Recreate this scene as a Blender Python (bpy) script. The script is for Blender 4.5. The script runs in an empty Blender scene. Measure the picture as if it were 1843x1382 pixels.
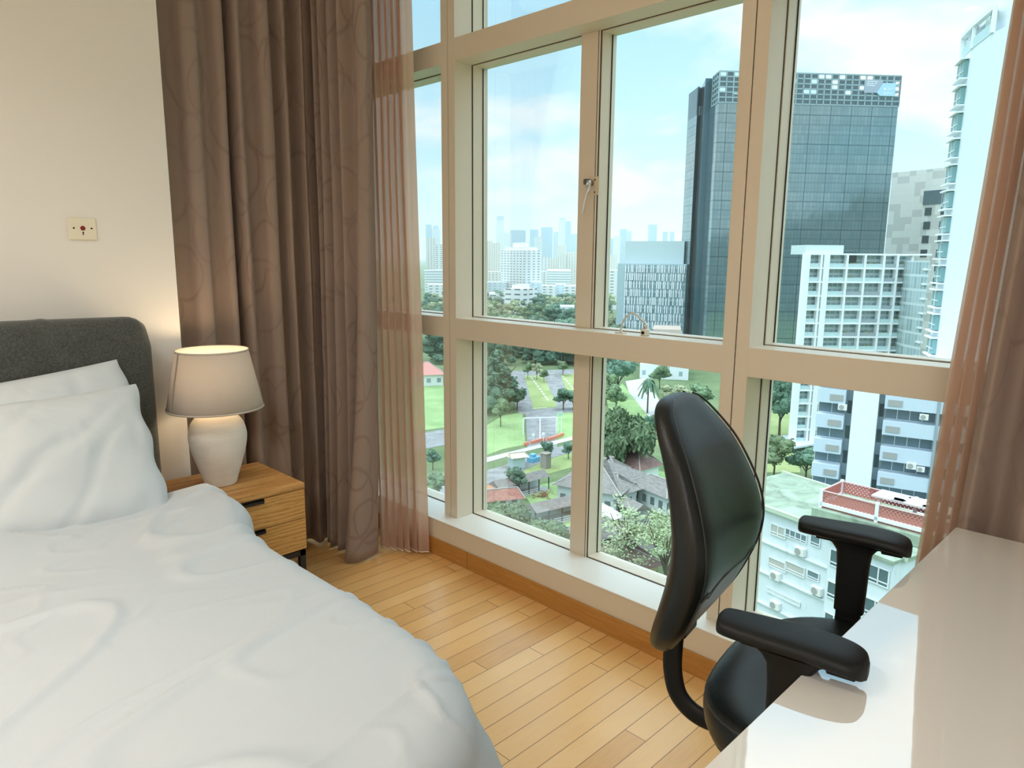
import bpy, math, random
from mathutils import Vector, Matrix, noise
R = math.radians
rnd = random.Random(7)
sc = bpy.context.scene
col = sc.collection

# ------------------------------------------------------------------ camera
EYE = 1.35
FPX = 1280.4
YAW, PITCH, ROLL = R(44.8935), R(-10.1583), R(0.4572)
_f = Vector((math.cos(PITCH)*math.cos(YAW), math.cos(PITCH)*math.sin(YAW), math.sin(PITCH)))
_r0 = Vector((math.sin(YAW), -math.cos(YAW), 0)); _u0 = _r0.cross(_f)
_r = math.cos(ROLL)*_r0 + math.sin(ROLL)*_u0
_u = -math.sin(ROLL)*_r0 + math.cos(ROLL)*_u0
cam_d = bpy.data.cameras.new('camera'); cam = bpy.data.objects.new('camera', cam_d); col.objects.link(cam)
cam_d.sensor_width = 36; cam_d.lens = FPX/1843*36; cam_d.clip_start = 0.02; cam_d.clip_end = 12000
cam.matrix_world = Matrix(((_r.x,_u.x,-_f.x,0),(_r.y,_u.y,-_f.y,0),(_r.z,_u.z,-_f.z,EYE),(0,0,0,1)))
sc.camera = cam

# ------------------------------------------------------------------ view, world, sun
sc.view_settings.view_transform = 'Standard'; sc.view_settings.look = 'None'
sc.view_settings.exposure = EXPO = 0.0; sc.view_settings.gamma = 1.0; sc.view_settings.use_curve_mapping = False
sc.cycles.use_denoising = True
sc.cycles.max_bounces = 10; sc.cycles.diffuse_bounces = 5; sc.cycles.glossy_bounces = 4
sc.cycles.transparent_max_bounces = 16; sc.cycles.transmission_bounces = 6; sc.cycles.volume_bounces = 2
sc.cycles.sample_clamp_indirect = 6.0

class NT:
    """small node-tree writer"""
    def __init__(s, tree): s.t = tree; s.n = tree.nodes; s.l = tree.links
    def add(s, typ, **kw):
        nd = s.n.new(typ)
        for k, v in kw.items(): setattr(nd, k, v)
        return nd
    def set(s, nd, **kw):
        for k, v in kw.items():
            k = k.replace('_', ' ')
            s.put(nd.inputs[k], v)
        return nd
    def put(s, sock, v):
        if isinstance(v, bpy.types.NodeSocket): s.l.new(v, sock)
        elif hasattr(sock.default_value, '__len__') and not isinstance(v, (int, float)) and len(v) == 3 and len(sock.default_value) == 4:
            sock.default_value = (*v, 1)
        else: sock.default_value = v
    def m(s, op, a, b=None, c=None, clamp=False):
        nd = s.add('ShaderNodeMath', operation=op); nd.use_clamp = clamp
        for i, v in enumerate((a, b, c)):
            if v is not None: s.put(nd.inputs[i], v)
        return nd.outputs[0]
    def mix(s, f, a, b):
        nd = s.add('ShaderNodeMix', data_type='RGBA')
        s.put(nd.inputs[0], f); s.put(nd.inputs[6], a); s.put(nd.inputs[7], b)
        return nd.outputs[2]
    def noise(s, vec, scale, detail=3, rough=.5, dist=0.):
        nd = s.add('ShaderNodeTexNoise'); s.set(nd, Scale=scale, Detail=detail, Roughness=rough, Distortion=dist)
        if vec is not None: s.l.new(vec, nd.inputs['Vector'])
        return nd.outputs[0]
    def ramp(s, f, *stops):
        nd = s.add('ShaderNodeValToRGB'); s.put(nd.inputs[0], f)
        e = nd.color_ramp.elements
        while len(e) < len(stops): e.new(.5)
        for el, (p, c) in zip(e, stops): el.position = p; el.color = (*c, 1) if len(c) == 3 else c
        return nd.outputs[0]
    def mapping(s, vec, scale=(1,1,1), rot=(0,0,0), loc=(0,0,0)):
        nd = s.add('ShaderNodeMapping'); s.l.new(vec, nd.inputs[0])
        nd.inputs['Scale'].default_value = scale; nd.inputs['Rotation'].default_value = rot; nd.inputs['Location'].default_value = loc
        return nd.outputs[0]
    def sep(s, vec):
        nd = s.add('ShaderNodeSeparateXYZ'); s.l.new(vec, nd.inputs[0]); return nd.outputs
    def comb(s, x, y, z=0.):
        nd = s.add('ShaderNodeCombineXYZ')
        for i, v in enumerate((x, y, z)): s.put(nd.inputs[i], v)
        return nd.outputs[0]
    def bump(s, h, strength=.3, dist=.01):
        nd = s.add('ShaderNodeBump'); s.set(nd, Strength=strength, Distance=dist); s.l.new(h, nd.inputs['Height'])
        return nd.outputs[0]

w = bpy.data.worlds.new('sky'); sc.world = w; w.use_nodes = True; w.node_tree.nodes.clear()
k = NT(w.node_tree)
tc = k.add('ShaderNodeTexCoord').outputs['Generated']
xyz = k.sep(tc)
elev = k.m('MAXIMUM', xyz[2], 0.0)
# project the view direction on a cloud deck so the clouds flatten towards the horizon
den = k.m('ADD', elev, 0.22)
px_ = k.m('DIVIDE', xyz[0], den); py_ = k.m('DIVIDE', xyz[1], den)
deck = k.comb(px_, py_, 0.)
cl = k.noise(k.mapping(deck, (1, 1, 1), loc=(3.1, 1.7, 0)), 1.25, 7, .52, .35)
cloud = k.ramp(cl, (.45, (0, 0, 0)), (.57, (1, 1, 1)))
grad = k.ramp(elev, (0.0, (.70, .89, .97)), (.10, (.50, .81, .97)), (.35, (.36, .71, .94)), (1.0, (.60, .78, .92)))
shade = k.noise(k.mapping(deck, loc=(9, 4, 0)), 2.4, 5, .55)
cloudc = k.ramp(shade, (.30, (.74, .86, .92)), (.62, (.97, .98, 1.0)))
skyc = k.mix(cloud, grad, cloudc)
below = k.m('LESS_THAN', xyz[2], -0.02)
skyc = k.mix(below, skyc, (.62, .70, .72))
lum = k.ramp(elev, (.30, (.275,)*3), (.60, (.88,)*3), (1.0, (1.0,)*3))       # hazy tropical sky: brighter towards the zenith
sv = k.add('ShaderNodeVectorMath', operation='MULTIPLY'); k.l.new(skyc, sv.inputs[0]); k.l.new(lum, sv.inputs[1])
bg = k.add('ShaderNodeBackground'); k.l.new(sv.outputs[0], bg.inputs[0]); bg.inputs[1].default_value = SKY = 3.95
k.l.new(bg.outputs[0], k.add('ShaderNodeOutputWorld').inputs[0])

sun_d = bpy.data.lights.new('sun', 'SUN'); sun_d.energy = .55; sun_d.angle = R(12); sun_d.color = (1, .97, .92)
sun = bpy.data.objects.new('sun', sun_d); col.objects.link(sun)
sun.rotation_euler = Vector((-.35, .30, .9)).to_track_quat('Z', 'Y').to_euler()     # high, from behind the building

# ceiling downlights of the room and an added fill panel: the lights themselves sit in their fixtures (built with the room below)
DOWNLIGHTS = [(-.42, 1.62), (-.42, 1.20), (-1.6, 1.62), (-1.6, 1.20)]
DOWN_W = 7.5
FILL_PANEL_W = 30.0

# ------------------------------------------------------------------ object helpers
def link(o, parent=None):
    col.objects.link(o)
    if parent: o.parent = parent
    return o
def tag(o, label=None, cat=None, group=None, kind=None):
    if label: o['label'] = label
    if cat: o['category'] = cat
    if group: o['group'] = group
    if kind: o['kind'] = kind
    return o
def thing(name, label, cat, loc=(0,0,0), rz=0., group=None):
    o = bpy.data.objects.new(name, None); o.empty_display_size = .1; link(o)
    o.location = loc; o.rotation_euler = (0, 0, rz)
    return tag(o, label, cat, group)

class MB:
    """collects vertices, faces and uvs; build() links ONE mesh object"""
    def __init__(s): s.v = []; s.f = []; s.uv = []
    def face(s, pts, uv=None):
        i = len(s.v); s.v += [tuple(p) for p in pts]; s.f.append(tuple(range(i, i+len(pts)))); s.uv.append(uv)
        return s
    def box(s, x0, y0, z0, x1, y1, z1):
        if x0 > x1: x0, x1 = x1, x0
        if y0 > y1: y0, y1 = y1, y0
        if z0 > z1: z0, z1 = z1, z0
        i = len(s.v)
        s.v += [(x0,y0,z0),(x1,y0,z0),(x1,y1,z0),(x0,y1,z0),(x0,y0,z1),(x1,y0,z1),(x1,y1,z1),(x0,y1,z1)]
        for f in ((0,3,2,1),(4,5,6,7),(0,1,5,4),(1,2,6,5),(2,3,7,6),(3,0,4,7)):
            s.f.append(tuple(i+j for j in f)); s.uv.append(None)
        return s
    def obox(s, c, sx, sy, sz, ax, up=Vector((0,0,1))):
        """box centred at c, its x axis along ax, z along up"""
        ax = Vector(ax).normalized(); up = Vector(up); ay = up.cross(ax).normalized(); az = ax.cross(ay)
        i = len(s.v); c = Vector(c)
        for dz in (-1, 1):
            for dx, dy in ((-1,-1),(1,-1),(1,1),(-1,1)):
                s.v.append(tuple(c + ax*dx*sx/2 + ay*dy*sy/2 + az*dz*sz/2))
        for f in ((0,3,2,1),(4,5,6,7),(0,1,5,4),(1,2,6,5),(2,3,7,6),(3,0,4,7)):
            s.f.append(tuple(i+j for j in f)); s.uv.append(None)
        return s
    def bar(s, a, b, wdt, h=None):
        a = Vector(a); b = Vector(b); d = b-a
        if d.length < 1e-6: return s
        up = Vector((0,0,1)) if abs(d.normalized().z) < .95 else Vector((1,0,0))
        return s.obox((a+b)/2, d.length, wdt, h or wdt, d, up)
    def prism(s, pts, z0, z1, top=True, bottom=True):
        """vertical walls over a plan polygon (counter-clockwise), uv in metres"""
        n = len(pts)
        a = sum(pts[i][0]*pts[(i+1)%n][1]-pts[(i+1)%n][0]*pts[i][1] for i in range(n))
        if a < 0: pts = pts[::-1]
        u = 0
        for i in range(n):
            p, q = pts[i], pts[(i+1)%n]; L = math.hypot(q[0]-p[0], q[1]-p[1])
            s.face([(p[0],p[1],z0),(q[0],q[1],z0),(q[0],q[1],z1),(p[0],p[1],z1)], [(u,0),(u+L,0),(u+L,z1-z0),(u,z1-z0)]); u += L
        if top: s.face([(p[0],p[1],z1) for p in pts], [(-1.,-1.)]*n)
        if bottom: s.face([(p[0],p[1],z0) for p in pts[::-1]], [(-1.,-1.)]*n)
        return s
    def lathe(s, prof, c=(0,0,0), n=40, sx=1., sy=1.):
        i0 = len(s.v)
        for r, z in prof:
            for j in range(n):
                a = 2*math.pi*j/n; s.v.append((c[0]+r*sx*math.cos(a), c[1]+r*sy*math.sin(a), c[2]+z))
        for k_ in range(len(prof)-1):
            for j in range(n):
                a = i0+k_*n+j; b = i0+k_*n+(j+1)%n
                s.f.append((a, b, b+n, a+n)); s.uv.append(None)
        return s
    def cap(s, r, z, c=(0,0,0), n=40, flip=False):
        pts = [(c[0]+r*math.cos(2*math.pi*j/n), c[1]+r*math.sin(2*math.pi*j/n), c[2]+z) for j in range(n)]
        return s.face(pts[::-1] if flip else pts)
    def tube(s, pts, r, n=10, flat=1., caps=True):
        pts = [Vector(p) for p in pts]; i0 = len(s.v); ref = None
        rr = r if hasattr(r, '__len__') else [r]*len(pts)
        for i, p in enumerate(pts):
            t = (pts[min(i+1, len(pts)-1)]-pts[max(i-1, 0)]).normalized()
            if ref is None: ref = Vector((0,0,1)) if abs(t.z) < .9 else Vector((1,0,0))
            a = t.cross(ref).normalized(); b = a.cross(t).normalized(); ref = b
            for j in range(n):
                an = 2*math.pi*j/n
                s.v.append(tuple(p + a*rr[i]*math.cos(an) + b*rr[i]*flat*math.sin(an)))
        for i in range(len(pts)-1):
            for j in range(n):
                a = i0+i*n+j; b = i0+i*n+(j+1)%n; s.f.append((a, a+n, b+n, b)); s.uv.append(None)
        if caps:
            s.f.append(tuple(i0+j for j in range(n))); s.uv.append(None)
            s.f.append(tuple(i0+(len(pts)-1)*n+j for j in range(n))[::-1]); s.uv.append(None)
        return s
    def grid(s, P, nu, nv, uvf=None, close_u=False):
        """P(i,j) -> point for i in 0..nu, j in 0..nv"""
        i0 = len(s.v); cu = nu if close_u else nu+1
        for j in range(nv+1):
            for i in range(cu): s.v.append(tuple(P(i, j)))
        for j in range(nv):
            for i in range(nu):
                a = i0+j*cu+i; b = i0+j*cu+(i+1)%cu
                s.f.append((a, b, b+cu, a+cu))
                s.uv.append([uvf(i,j), uvf(i+1,j), uvf(i+1,j+1), uvf(i,j+1)] if uvf else None)
        return s
    def build(s, name, mat, parent=None, smooth=False, bevel=0., seg=2, solid=0., sub=0, offset=-1.):
        me = bpy.data.meshes.new(name); me.from_pydata(s.v, [], s.f)
        if any(u is not None for u in s.uv):
            ul = me.uv_layers.new(name='UVMap').data; li = 0
            for f, u in zip(s.f, s.uv):
                for q in range(len(f)):
                    if u is not None: ul[li].uv = u[q]
                    li += 1
        me.materials.append(mat)
        if smooth: me.polygons.foreach_set('use_smooth', [True]*len(me.polygons))
        me.validate(); me.update()
        o = bpy.data.objects.new(name, me); link(o, parent)
        if solid: m = o.modifiers.new('solid', 'SOLIDIFY'); m.thickness = solid; m.offset = offset
        if bevel:
            m = o.modifiers.new('bevel', 'BEVEL'); m.width = bevel; m.segments = seg; m.limit_method = 'ANGLE'; m.angle_limit = R(40)
        if sub: m = o.modifiers.new('sub', 'SUBSURF'); m.levels = m.render_levels = sub
        return o
def structure(o, label=None, cat=None): 
    o['kind'] = 'structure'
    return tag(o, label, cat)
def spline(pts, n=6):
    """Catmull-Rom through pts (tuples of any length)"""
    out = []; N = len(pts)
    for i in range(N-1):
        p0, p1, p2, p3 = pts[max(i-1,0)], pts[i], pts[i+1], pts[min(i+2,N-1)]
        for q in range(n):
            t = q/n
            out.append(tuple(.5*((2*b)+(-a+c)*t+(2*a-5*b+4*c-d)*t*t+(-a+3*b-3*c+d)*t**3) for a,b,c,d in zip(p0,p1,p2,p3)))
    out.append(tuple(pts[-1])); return out

# ------------------------------------------------------------------ materials
def mat(name, color=(.5,.5,.5), rough=.5, metal=0., spec=.5, coat=0., fn=None, **kw):
    m = bpy.data.materials.new(name); m.use_nodes = True; nt = m.node_tree
    b = nt.nodes['Principled BSDF']; k = NT(nt)
    k.put(b.inputs['Base Color'], color); b.inputs['Roughness'].default_value = rough; b.inputs['Metallic'].default_value = metal
    b.inputs['Specular IOR Level'].default_value = spec; b.inputs['Coat Weight'].default_value = coat
    for a, v in kw.items(): k.put(b.inputs[a.replace('_', ' ')], v)
    if fn: fn(k, b)
    return m
def obj_co(k): return k.add('ShaderNodeTexCoord').outputs['Object']
def uv_co(k): return k.add('ShaderNodeTexCoord').outputs['UV']
def world_co(k): return k.add('ShaderNodeNewGeometry').outputs['Position']

def _plaster(k, b):
    h = k.noise(world_co(k), 60, 4); k.put(b.inputs['Normal'], k.bump(h, .06, .002))
M_wall = mat('wall_paint', (.85, .82, .765), .75, spec=.25, fn=_plaster)
M_ceil = mat('ceiling_paint', (.86, .84, .80), .8, spec=.2)
def _frame(k, b):
    n = k.noise(k.mapping(world_co(k), (3, 3, 25)), 8, 2)
    k.put(b.inputs['Roughness'], k.m('ADD', k.m('MULTIPLY', n, .12), .30))
M_frame = mat('champagne_aluminium', (.72, .64, .505), .35, spec=.4, fn=_frame)
M_sill = mat('cream_windowsill', (.82, .79, .71), .3, spec=.45)
M_gasket = mat('black_gasket', (.012, .012, .012), .6)
M_dark = mat('dark_gap', (.02, .016, .012), .8)

def _floor(k, b):
    p = k.sep(world_co(k))
    W, L = .0715, .62
    row = k.m('FLOOR', k.m('DIVIDE', p[1], W))
    rn = k.add('ShaderNodeTexWhiteNoise', noise_dimensions='1D'); k.put(rn.inputs['W'], row)
    xs = k.m('ADD', k.m('DIVIDE', p[0], L), k.m('MULTIPLY', rn.outputs[0], 7.3))
    cell = k.m('FLOOR', xs)
    cn = k.add('ShaderNodeTexWhiteNoise', noise_dimensions='2D'); k.put(cn.inputs['Vector'], k.comb(cell, row))
    fy = k.m('FRACT', k.m('DIVIDE', p[1], W)); fx = k.m('FRACT', xs)
    ey = k.m('MINIMUM', fy, k.m('SUBTRACT', 1., fy)); ex = k.m('MINIMUM', fx, k.m('SUBTRACT', 1., fx))
    gap = k.m('MINIMUM', k.m('MULTIPLY', ey, W), k.m('MULTIPLY', ex, L))
    line = k.m('LESS_THAN', gap, .0012)
    grain = k.noise(k.mapping(k.comb(k.m('ADD', p[0], k.m('MULTIPLY', cn.outputs[0], 9)), p[1], row), (3, 45, 1)), 3, 5, .6, .8)
    blot = k.noise(k.comb(p[0], p[1], k.m('MULTIPLY', cn.outputs[0], 5)), 6, 3)
    t = k.m('ADD', k.m('MULTIPLY', cn.outputs[0], .55), k.m('ADD', k.m('MULTIPLY', grain, .35), k.m('MULTIPLY', blot, .25)))
    c = k.ramp(t, (.15, (.62, .325, .105)), (.5, (.80, .465, .17)), (.95, (.88, .57, .25)))
    c = k.mix(k.m('MULTIPLY', line, .85), c, (.13, .05, .015))
    k.put(b.inputs['Base Color'], c)
    k.put(b.inputs['Roughness'], k.m('ADD', k.m('MULTIPLY', grain, .12), .24))
    k.put(b.inputs['Normal'], k.bump(k.m('SUBTRACT', k.m('MULTIPLY', blot, .3), line), .25, .0012))
M_floor = mat('maple_strip_floor', fn=_floor, spec=.45)
def _skirt(k, b):
    g = k.noise(k.mapping(world_co(k), (3, 3, 60)), 3, 4, .6, .5)
    k.put(b.inputs['Base Color'], k.ramp(g, (.3, (.42, .19, .04)), (.7, (.56, .275, .07))))
M_skirt = mat('orange_wood_skirting', rough=.35, fn=_skirt)

def glassmat(name, tint, refl=1.0):
    m = bpy.data.materials.new(name); m.use_nodes = True; nt = m.node_tree; nt.nodes.clear(); k = NT(nt)
    tr = k.add('ShaderNodeBsdfTransparent'); k.put(tr.inputs[0], tint)
    gl = k.add('ShaderNodeBsdfGlossy'); gl.inputs['Roughness'].default_value = 0.0; k.put(gl.inputs[0], (1, 1, 1))
    fr = k.add('ShaderNodeFresnel'); fr.inputs[0].default_value = 1.45
    mx = k.add('ShaderNodeMixShader'); k.put(mx.inputs[0], k.m('MULTIPLY', fr.outputs[0], refl))
    k.l.new(tr.outputs[0], mx.inputs[1]); k.l.new(gl.outputs[0], mx.inputs[2])
    k.l.new(mx.outputs[0], k.add('ShaderNodeOutputMaterial').inputs[0]); return m
M_glass = glassmat('window_glass', (.975, .995, .995), .22)
M_white = mat('white_paint', (.82, .83, .82), .5)
M_black = mat('black_plastic', (.006, .007, .007), .5, spec=.3)
M_blackm = mat('black_metal', (.02, .021, .022), .4, metal=.3)
M_steel = mat('steel', (.62, .62, .6), .3, metal=1.)

# ================================================================== THE ROOM
XW = 1.945        # inner face of the wall under the window
ZC = 2.72         # ceiling
YB, YR, XR = 2.80, 3.30, 1.02      # bed wall, back of the curtain recess, edge of the bed wall
X0, Y0 = -2.6, -2.3
structure(MB().box(X0-.1, Y0-.1, -.12, 2.2, YR+.1, 0).build('floor', M_floor))
structure(MB().box(X0-.1, Y0-.1, ZC, 2.25, YR+.1, ZC+.12).build('ceiling', M_ceil))
structure(MB().box(X0-.1, YB, 0, XR, YR+.1, ZC).build('wall_back', M_wall))
structure(MB().box(XR, YR, 0, 2.2, YR+.1, ZC).build('wall_recess', M_wall))
structure(MB().box(X0-.1, Y0-.1, 0, X0, YB, ZC).build('wall_left', M_wall))
structure(MB().box(X0, Y0-.1, 0, 2.2, Y0, ZC).build('wall_front', M_wall))
structure(MB().box(XW, Y0, 0, 2.2, YR, .168).build('wall_right', M_frame))
structure(MB().box(XW-.004, Y0, .165, 2.112, YR, .1705).build('trim_1', M_sill, bevel=.0015))
# skirting in two lengths with a joint
structure(MB().box(XW-.009, Y0, 0, XW, 2.196, .078).build('baseboard_window', M_skirt, bevel=.0015))
structure(MB().box(XW-.009, 2.199, 0, XW, YR, .078).build('baseboard_window_far', M_skirt, bevel=.0015))
structure(MB().box(X0, YB-.009, 0, XR, YB, .078).build('baseboard_back', M_skirt, bevel=.0015))

# window bays: each bay is one aluminium frame with its glass
CF, CB, GX = 2.015, 2.110, 2.172          # front of mullions, gasket line, glass
ZT = [(.996, 1.085), (2.134, 2.222)]      # the two transoms
def bay(n, y0, y1, mid=None):
    hw = .042
    f = MB()
    f.box(CF, y0, .1705, GX+.03, y0+hw, ZC); f.box(CF, y1-hw, .1705, GX+.03, y1, ZC)
    for a, b_ in ZT: f.box(CF+.0006, y0+hw-.001, a, GX+.03, y1-hw+.001, b_)
    fr = structure(f.build('window_%d' % n, M_frame, bevel=.0012))
    gk = MB(); sh = MB(); pn = 0
    yi0, yi1 = y0+hw, y1-hw
    zs = [(.1705, ZT[0][0]), (ZT[0][1], ZT[1][0]), (ZT[1][1], ZC)]
    for zi, (a, b_) in enumerate(zs):
        cells = [(yi0, yi1)]
        if mid and zi < 2: cells = [(yi0, mid[0]), (mid[1], yi1)]
        # gasket around the opening
        t = .0012
        for (p, q) in cells:
            gk.box(CB, p, a, CB+.005, p+t, b_); gk.box(CB, q-t, a, CB+.005, q, b_)
            gk.box(CB, p, a, CB+.005, q, a+t); gk.box(CB, p, b_-t, CB+.005, q, b_)
            # sash: a slim liner from the gasket to the glass
            s = .004
            x0, x1 = CB+.005, GX
            sh.box(x0, p, a, x1, p+s, b_); sh.box(x0, q-s, a, x1, q, b_)
            sh.box(x0, p+s, a, x1, q-s, a+s); sh.box(x0, p+s, b_-s, x1, q-s, b_)
            e = .0035
            gk.box(GX-.004, p+s, a, GX-.0005, p+s+e, b_); gk.box(GX-.004, q-s-e, a, GX-.0005, q-s, b_)
            g = MB().box(GX, p-.001, a, GX+.006, q+.001, b_).build('glass_pane', M_glass, fr)
    if mid:
        f = MB()
        for zi in (0, 1):
            a, b_ = zs[zi]; f.box(CB-.003, mid[0], a, GX+.03, mid[1], b_)
        f.build('mullion', M_frame, fr, bevel=.0012)
        g2 = MB()
        for zi in (0, 1):
            a, b_ = zs[zi]; g2.box(CB-.0034, mid[0]+.006, a, CB-.0024, mid[0]+.0085, b_)
        g2.build('mullion_groove', M_gasket, fr)
    gk.build('gasket', M_gasket, fr); sh.build('sash', M_frame, fr)
    return fr
win1 = bay(1, 2.400, YR)
win2 = bay(2, 1.0455, 2.3965, (1.674, 1.760))
win3 = bay(3, -.309, 1.042)
win4 = bay(4, Y0, -.3125)
for y in (2.3982, 1.0437, -.3108):      # dark joint between two bays
    structure(MB().box(CF+.004, y-.0016, .171, CF+.15, y+.0016, ZC).build('trim_2', M_dark))

# casement handle on the middle mullion of window 2
def handle_():
    x, y, z = CB-.003, 1.690, 1.605
    t = thing('window_handle', 'silver casement handle screwed to the slim middle mullion of the window', 'handle', (x, y, z))
    MB().box(-.004, -.030, -.033, 0, -.006, .033).build('base_plate', mat('cream_plate', (.66,.55,.40), .4), t, bevel=.004)
    for dz in (-.022, .022): MB().tube([(-.0055, -.012, dz), (-.003, -.012, dz)], .0028, 10).build('screw', M_black, t)
    MB().tube([(-.006, 0, .012), (-.022, .002, .010), (-.026, .004, -.004)], .0075, 12, 1.5).build('hub', M_steel, t, smooth=True)
    MB().tube(spline([(-.020, .002, .006), (-.026, .0, -.014), (-.030, .006, -.03), (-.032, .016, -.072), (-.032, .022, -.098)], 5), [.0065]*4+[.006]*5+[.0042]*12, 10, .8).build('lever', mat('pale_metal', (.72,.72,.72), .3, metal=.6), t, smooth=True)
    MB().box(-.020, .012, .006, 0, .030, .026).build('keeper', mat('grey_metal', (.16,.16,.15), .35, metal=.8), t, bevel=.002)
handle_()

# sill-mounted restrictor: cable from a small foot to a round lock body on the transom
def restrictor():
    z = ZT[0][1]; x = 2.055
    # positions along the transom (y) found from the photograph: foot near y 1.595, lock near y 1.440
    t = thing('cable_restrictor', 'cream cable restrictor with a round key lock standing on the window transom', 'window lock', (x, 1.402, z))
    MB().lathe([(.0, 0), (.0165, 0), (.0175, .004), (.0175, .018), (.015, .024), (.0, .025)], (0, 0, 0), 24, 1, .8).build('lock_body', mat('cream_plastic', (.70,.66,.55), .4), t, smooth=True)
    MB().lathe([(0, 0), (.0075, 0), (.0075, .012), (.006, .018), (0, .018)], (0, 0, .024), 16).build('ferrule', M_steel, t, smooth=True)
    MB().tube([(-.0150, -.002, .011), (-.0180, -.002, .011)], .0058, 14).build('keyhole', M_black, t)
    MB().tube(spline([(0, .0, .040), (0, .018, .054), (0, .040, .070), (0, .062, .072), (0, .085, .055), (0, .098, .030), (0, .103, .010)], 6), .0033, 8).build('cable', mat('clear_sleeve', (.62,.58,.50), .25), t, smooth=True)
    MB().box(-.010, .085, 0, .010, .121, .004).lathe([(0, 0), (.006, 0), (.005, .010), (0, .010)], (0, .103, .004), 12).build('foot', mat('cream_plastic_foot', (.70,.66,.55), .4), t)
restrictor()

# ceiling downlights, then the added fill panel
M_emit = bpy.data.materials.new('lamp_glow'); M_emit.use_nodes = True
_b = M_emit.node_tree.nodes['Principled BSDF']; _b.inputs['Emission Color'].default_value = (1, .86, .66, 1); _b.inputs['Emission Strength'].default_value = 9
for i, (x, y) in enumerate(DOWNLIGHTS):
    t = thing('ceiling_downlight', 'round recessed ceiling downlight ' + ['nearest the window and the headboard wall', 'nearest the window, farther from the headboard wall', 'above the far side of the bed by the headboard wall', 'above the far side of the bed, nearer its foot'][i], 'ceiling light', (x, y, ZC), group='recessed downlights in the ceiling')
    MB().lathe([(.040, -.001), (.040, -.006), (.052, -.006), (.055, 0)], (0,0,0), 28).build('trim_ring', M_white, t, smooth=True)
    MB().cap(.040, -.004, (0,0,0), 28, True).build('lens', M_emit, t)
    l = bpy.data.lights.new('downlight_lamp', 'AREA'); l.shape = 'DISK'; l.size = .09; l.energy = DOWN_W; l.color = (1, .94, .86); l.spread = R(135)
    o = bpy.data.objects.new('downlight_lamp', l); link(o, t); o.location = (0, 0, -.012)
t = thing('fill_panel', 'added square white fill light panel on the ceiling behind the camera', 'ceiling light', (-1.25, -.9, ZC))  # unseen panel added behind the camera to fill the room with soft light
MB().box(-.62, -.62, -.07, .62, .62, 0).build('housing', M_white, t, bevel=.01)
M_panel = bpy.data.materials.new('fill_panel_glow'); M_panel.use_nodes = True
_b = M_panel.node_tree.nodes['Principled BSDF']; _b.inputs['Emission Color'].default_value = (.97, .985, 1.0, 1); _b.inputs['Emission Strength'].default_value = 3
MB().box(-.58, -.58, -.075, .58, .58, -.069).build('diffuser', M_panel, t)
l = bpy.data.lights.new('fill_panel_light', 'AREA'); l.shape = 'SQUARE'; l.size = 1.15; l.energy = FILL_PANEL_W; l.color = (.97, .985, 1.0)
o = bpy.data.objects.new('fill_panel_light', l); link(o, t); o.location = (0, 0, -.085)

# ================================================================== WALL PLATE
def wall_plate():
    t = thing('switch_plate', 'square cream wall plate with a small red call button above the bed', 'switch', (.721, YB, 1.4315))
    cr = mat('cream_switch_plastic', (.86, .80, .63), .35)
    MB().box(-.043, -.008, -.0375, .043, 0, .0375).build('plate', cr, t, bevel=.004, seg=3)
    MB().tube([(0, -.0078, .002), (0, -.0105, .002)], .0078, 22).build('red_button', mat('red_button', (.22,.012,.015), .3), t, bevel=.001)
    for sx in (-1, 1): MB().tube([(sx*.027, -.0076, .002), (sx*.027, -.0088, .002)], .003, 12).build('screw', M_black, t)
    MB().tube([(0, -.0076, -.0125), (0, -.0086, -.0125)], .0026, 12).box(-.0013, -.0086, -.021, .0013, -.0076, -.0125).build('keyhole', M_black, t)
wall_plate()

# ================================================================== CURTAINS
def _velvet(base, line):
    def fn(k, b):
        uv = uv_co(k)
        wob = k.noise(uv, 3.0, 2)
        q = k.add('ShaderNodeVectorMath', operation='ADD'); k.l.new(uv, q.inputs[0]); k.put(q.inputs[1], k.comb(k.m('MULTIPLY', wob, .10), k.m('MULTIPLY', k.noise(uv, 2.2, 2), .12)))
        lines = None
        for sc_, off, rad in (((5.2, 3.1, 1), (0, 0, 0), .33), ((4.1, 2.6, 1), (5.3, 2.2, 0), .40)):
            v = k.add('ShaderNodeTexVoronoi', feature='F1', voronoi_dimensions='2D'); v.inputs['Scale'].default_value = 1.; v.inputs['Randomness'].default_value = .8
            k.l.new(k.mapping(q.outputs[0], sc_, loc=off), v.inputs['Vector'])
            d = k.m('ABSOLUTE', k.m('SUBTRACT', v.outputs['Distance'], rad))
            ln = k.m('SUBTRACT', 1., k.m('MULTIPLY', d, 26.), clamp=True)
            lines = ln if lines is None else k.m('MAXIMUM', lines, ln)
        lines = k.m('MULTIPLY', lines, k.ramp(k.noise(uv, 2.5, 1), (.40, (.25,)*3), (.60, (1,)*3)))
        mot = k.noise(uv, 14, 4, .6)
        c = k.mix(k.m('MULTIPLY', mot, .35), base, tuple(x*.72 for x in base))
        k.put(b.inputs['Base Color'], k.mix(k.m('MULTIPLY', lines, .55), c, line))
        k.put(b.inputs['Normal'], k.bump(k.m('ADD', k.noise(uv, 220, 2), k.m('MULTIPLY', lines, -.6)), .16, .002))
    return fn
M_drape = mat('mauve_brown_velvet', rough=.62, spec=.25, Sheen_Weight=.4, Sheen_Roughness=.45, Sheen_Tint=(.80,.66,.66), fn=_velvet((.325, .245, .20), (.19, .12, .10)))
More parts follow.
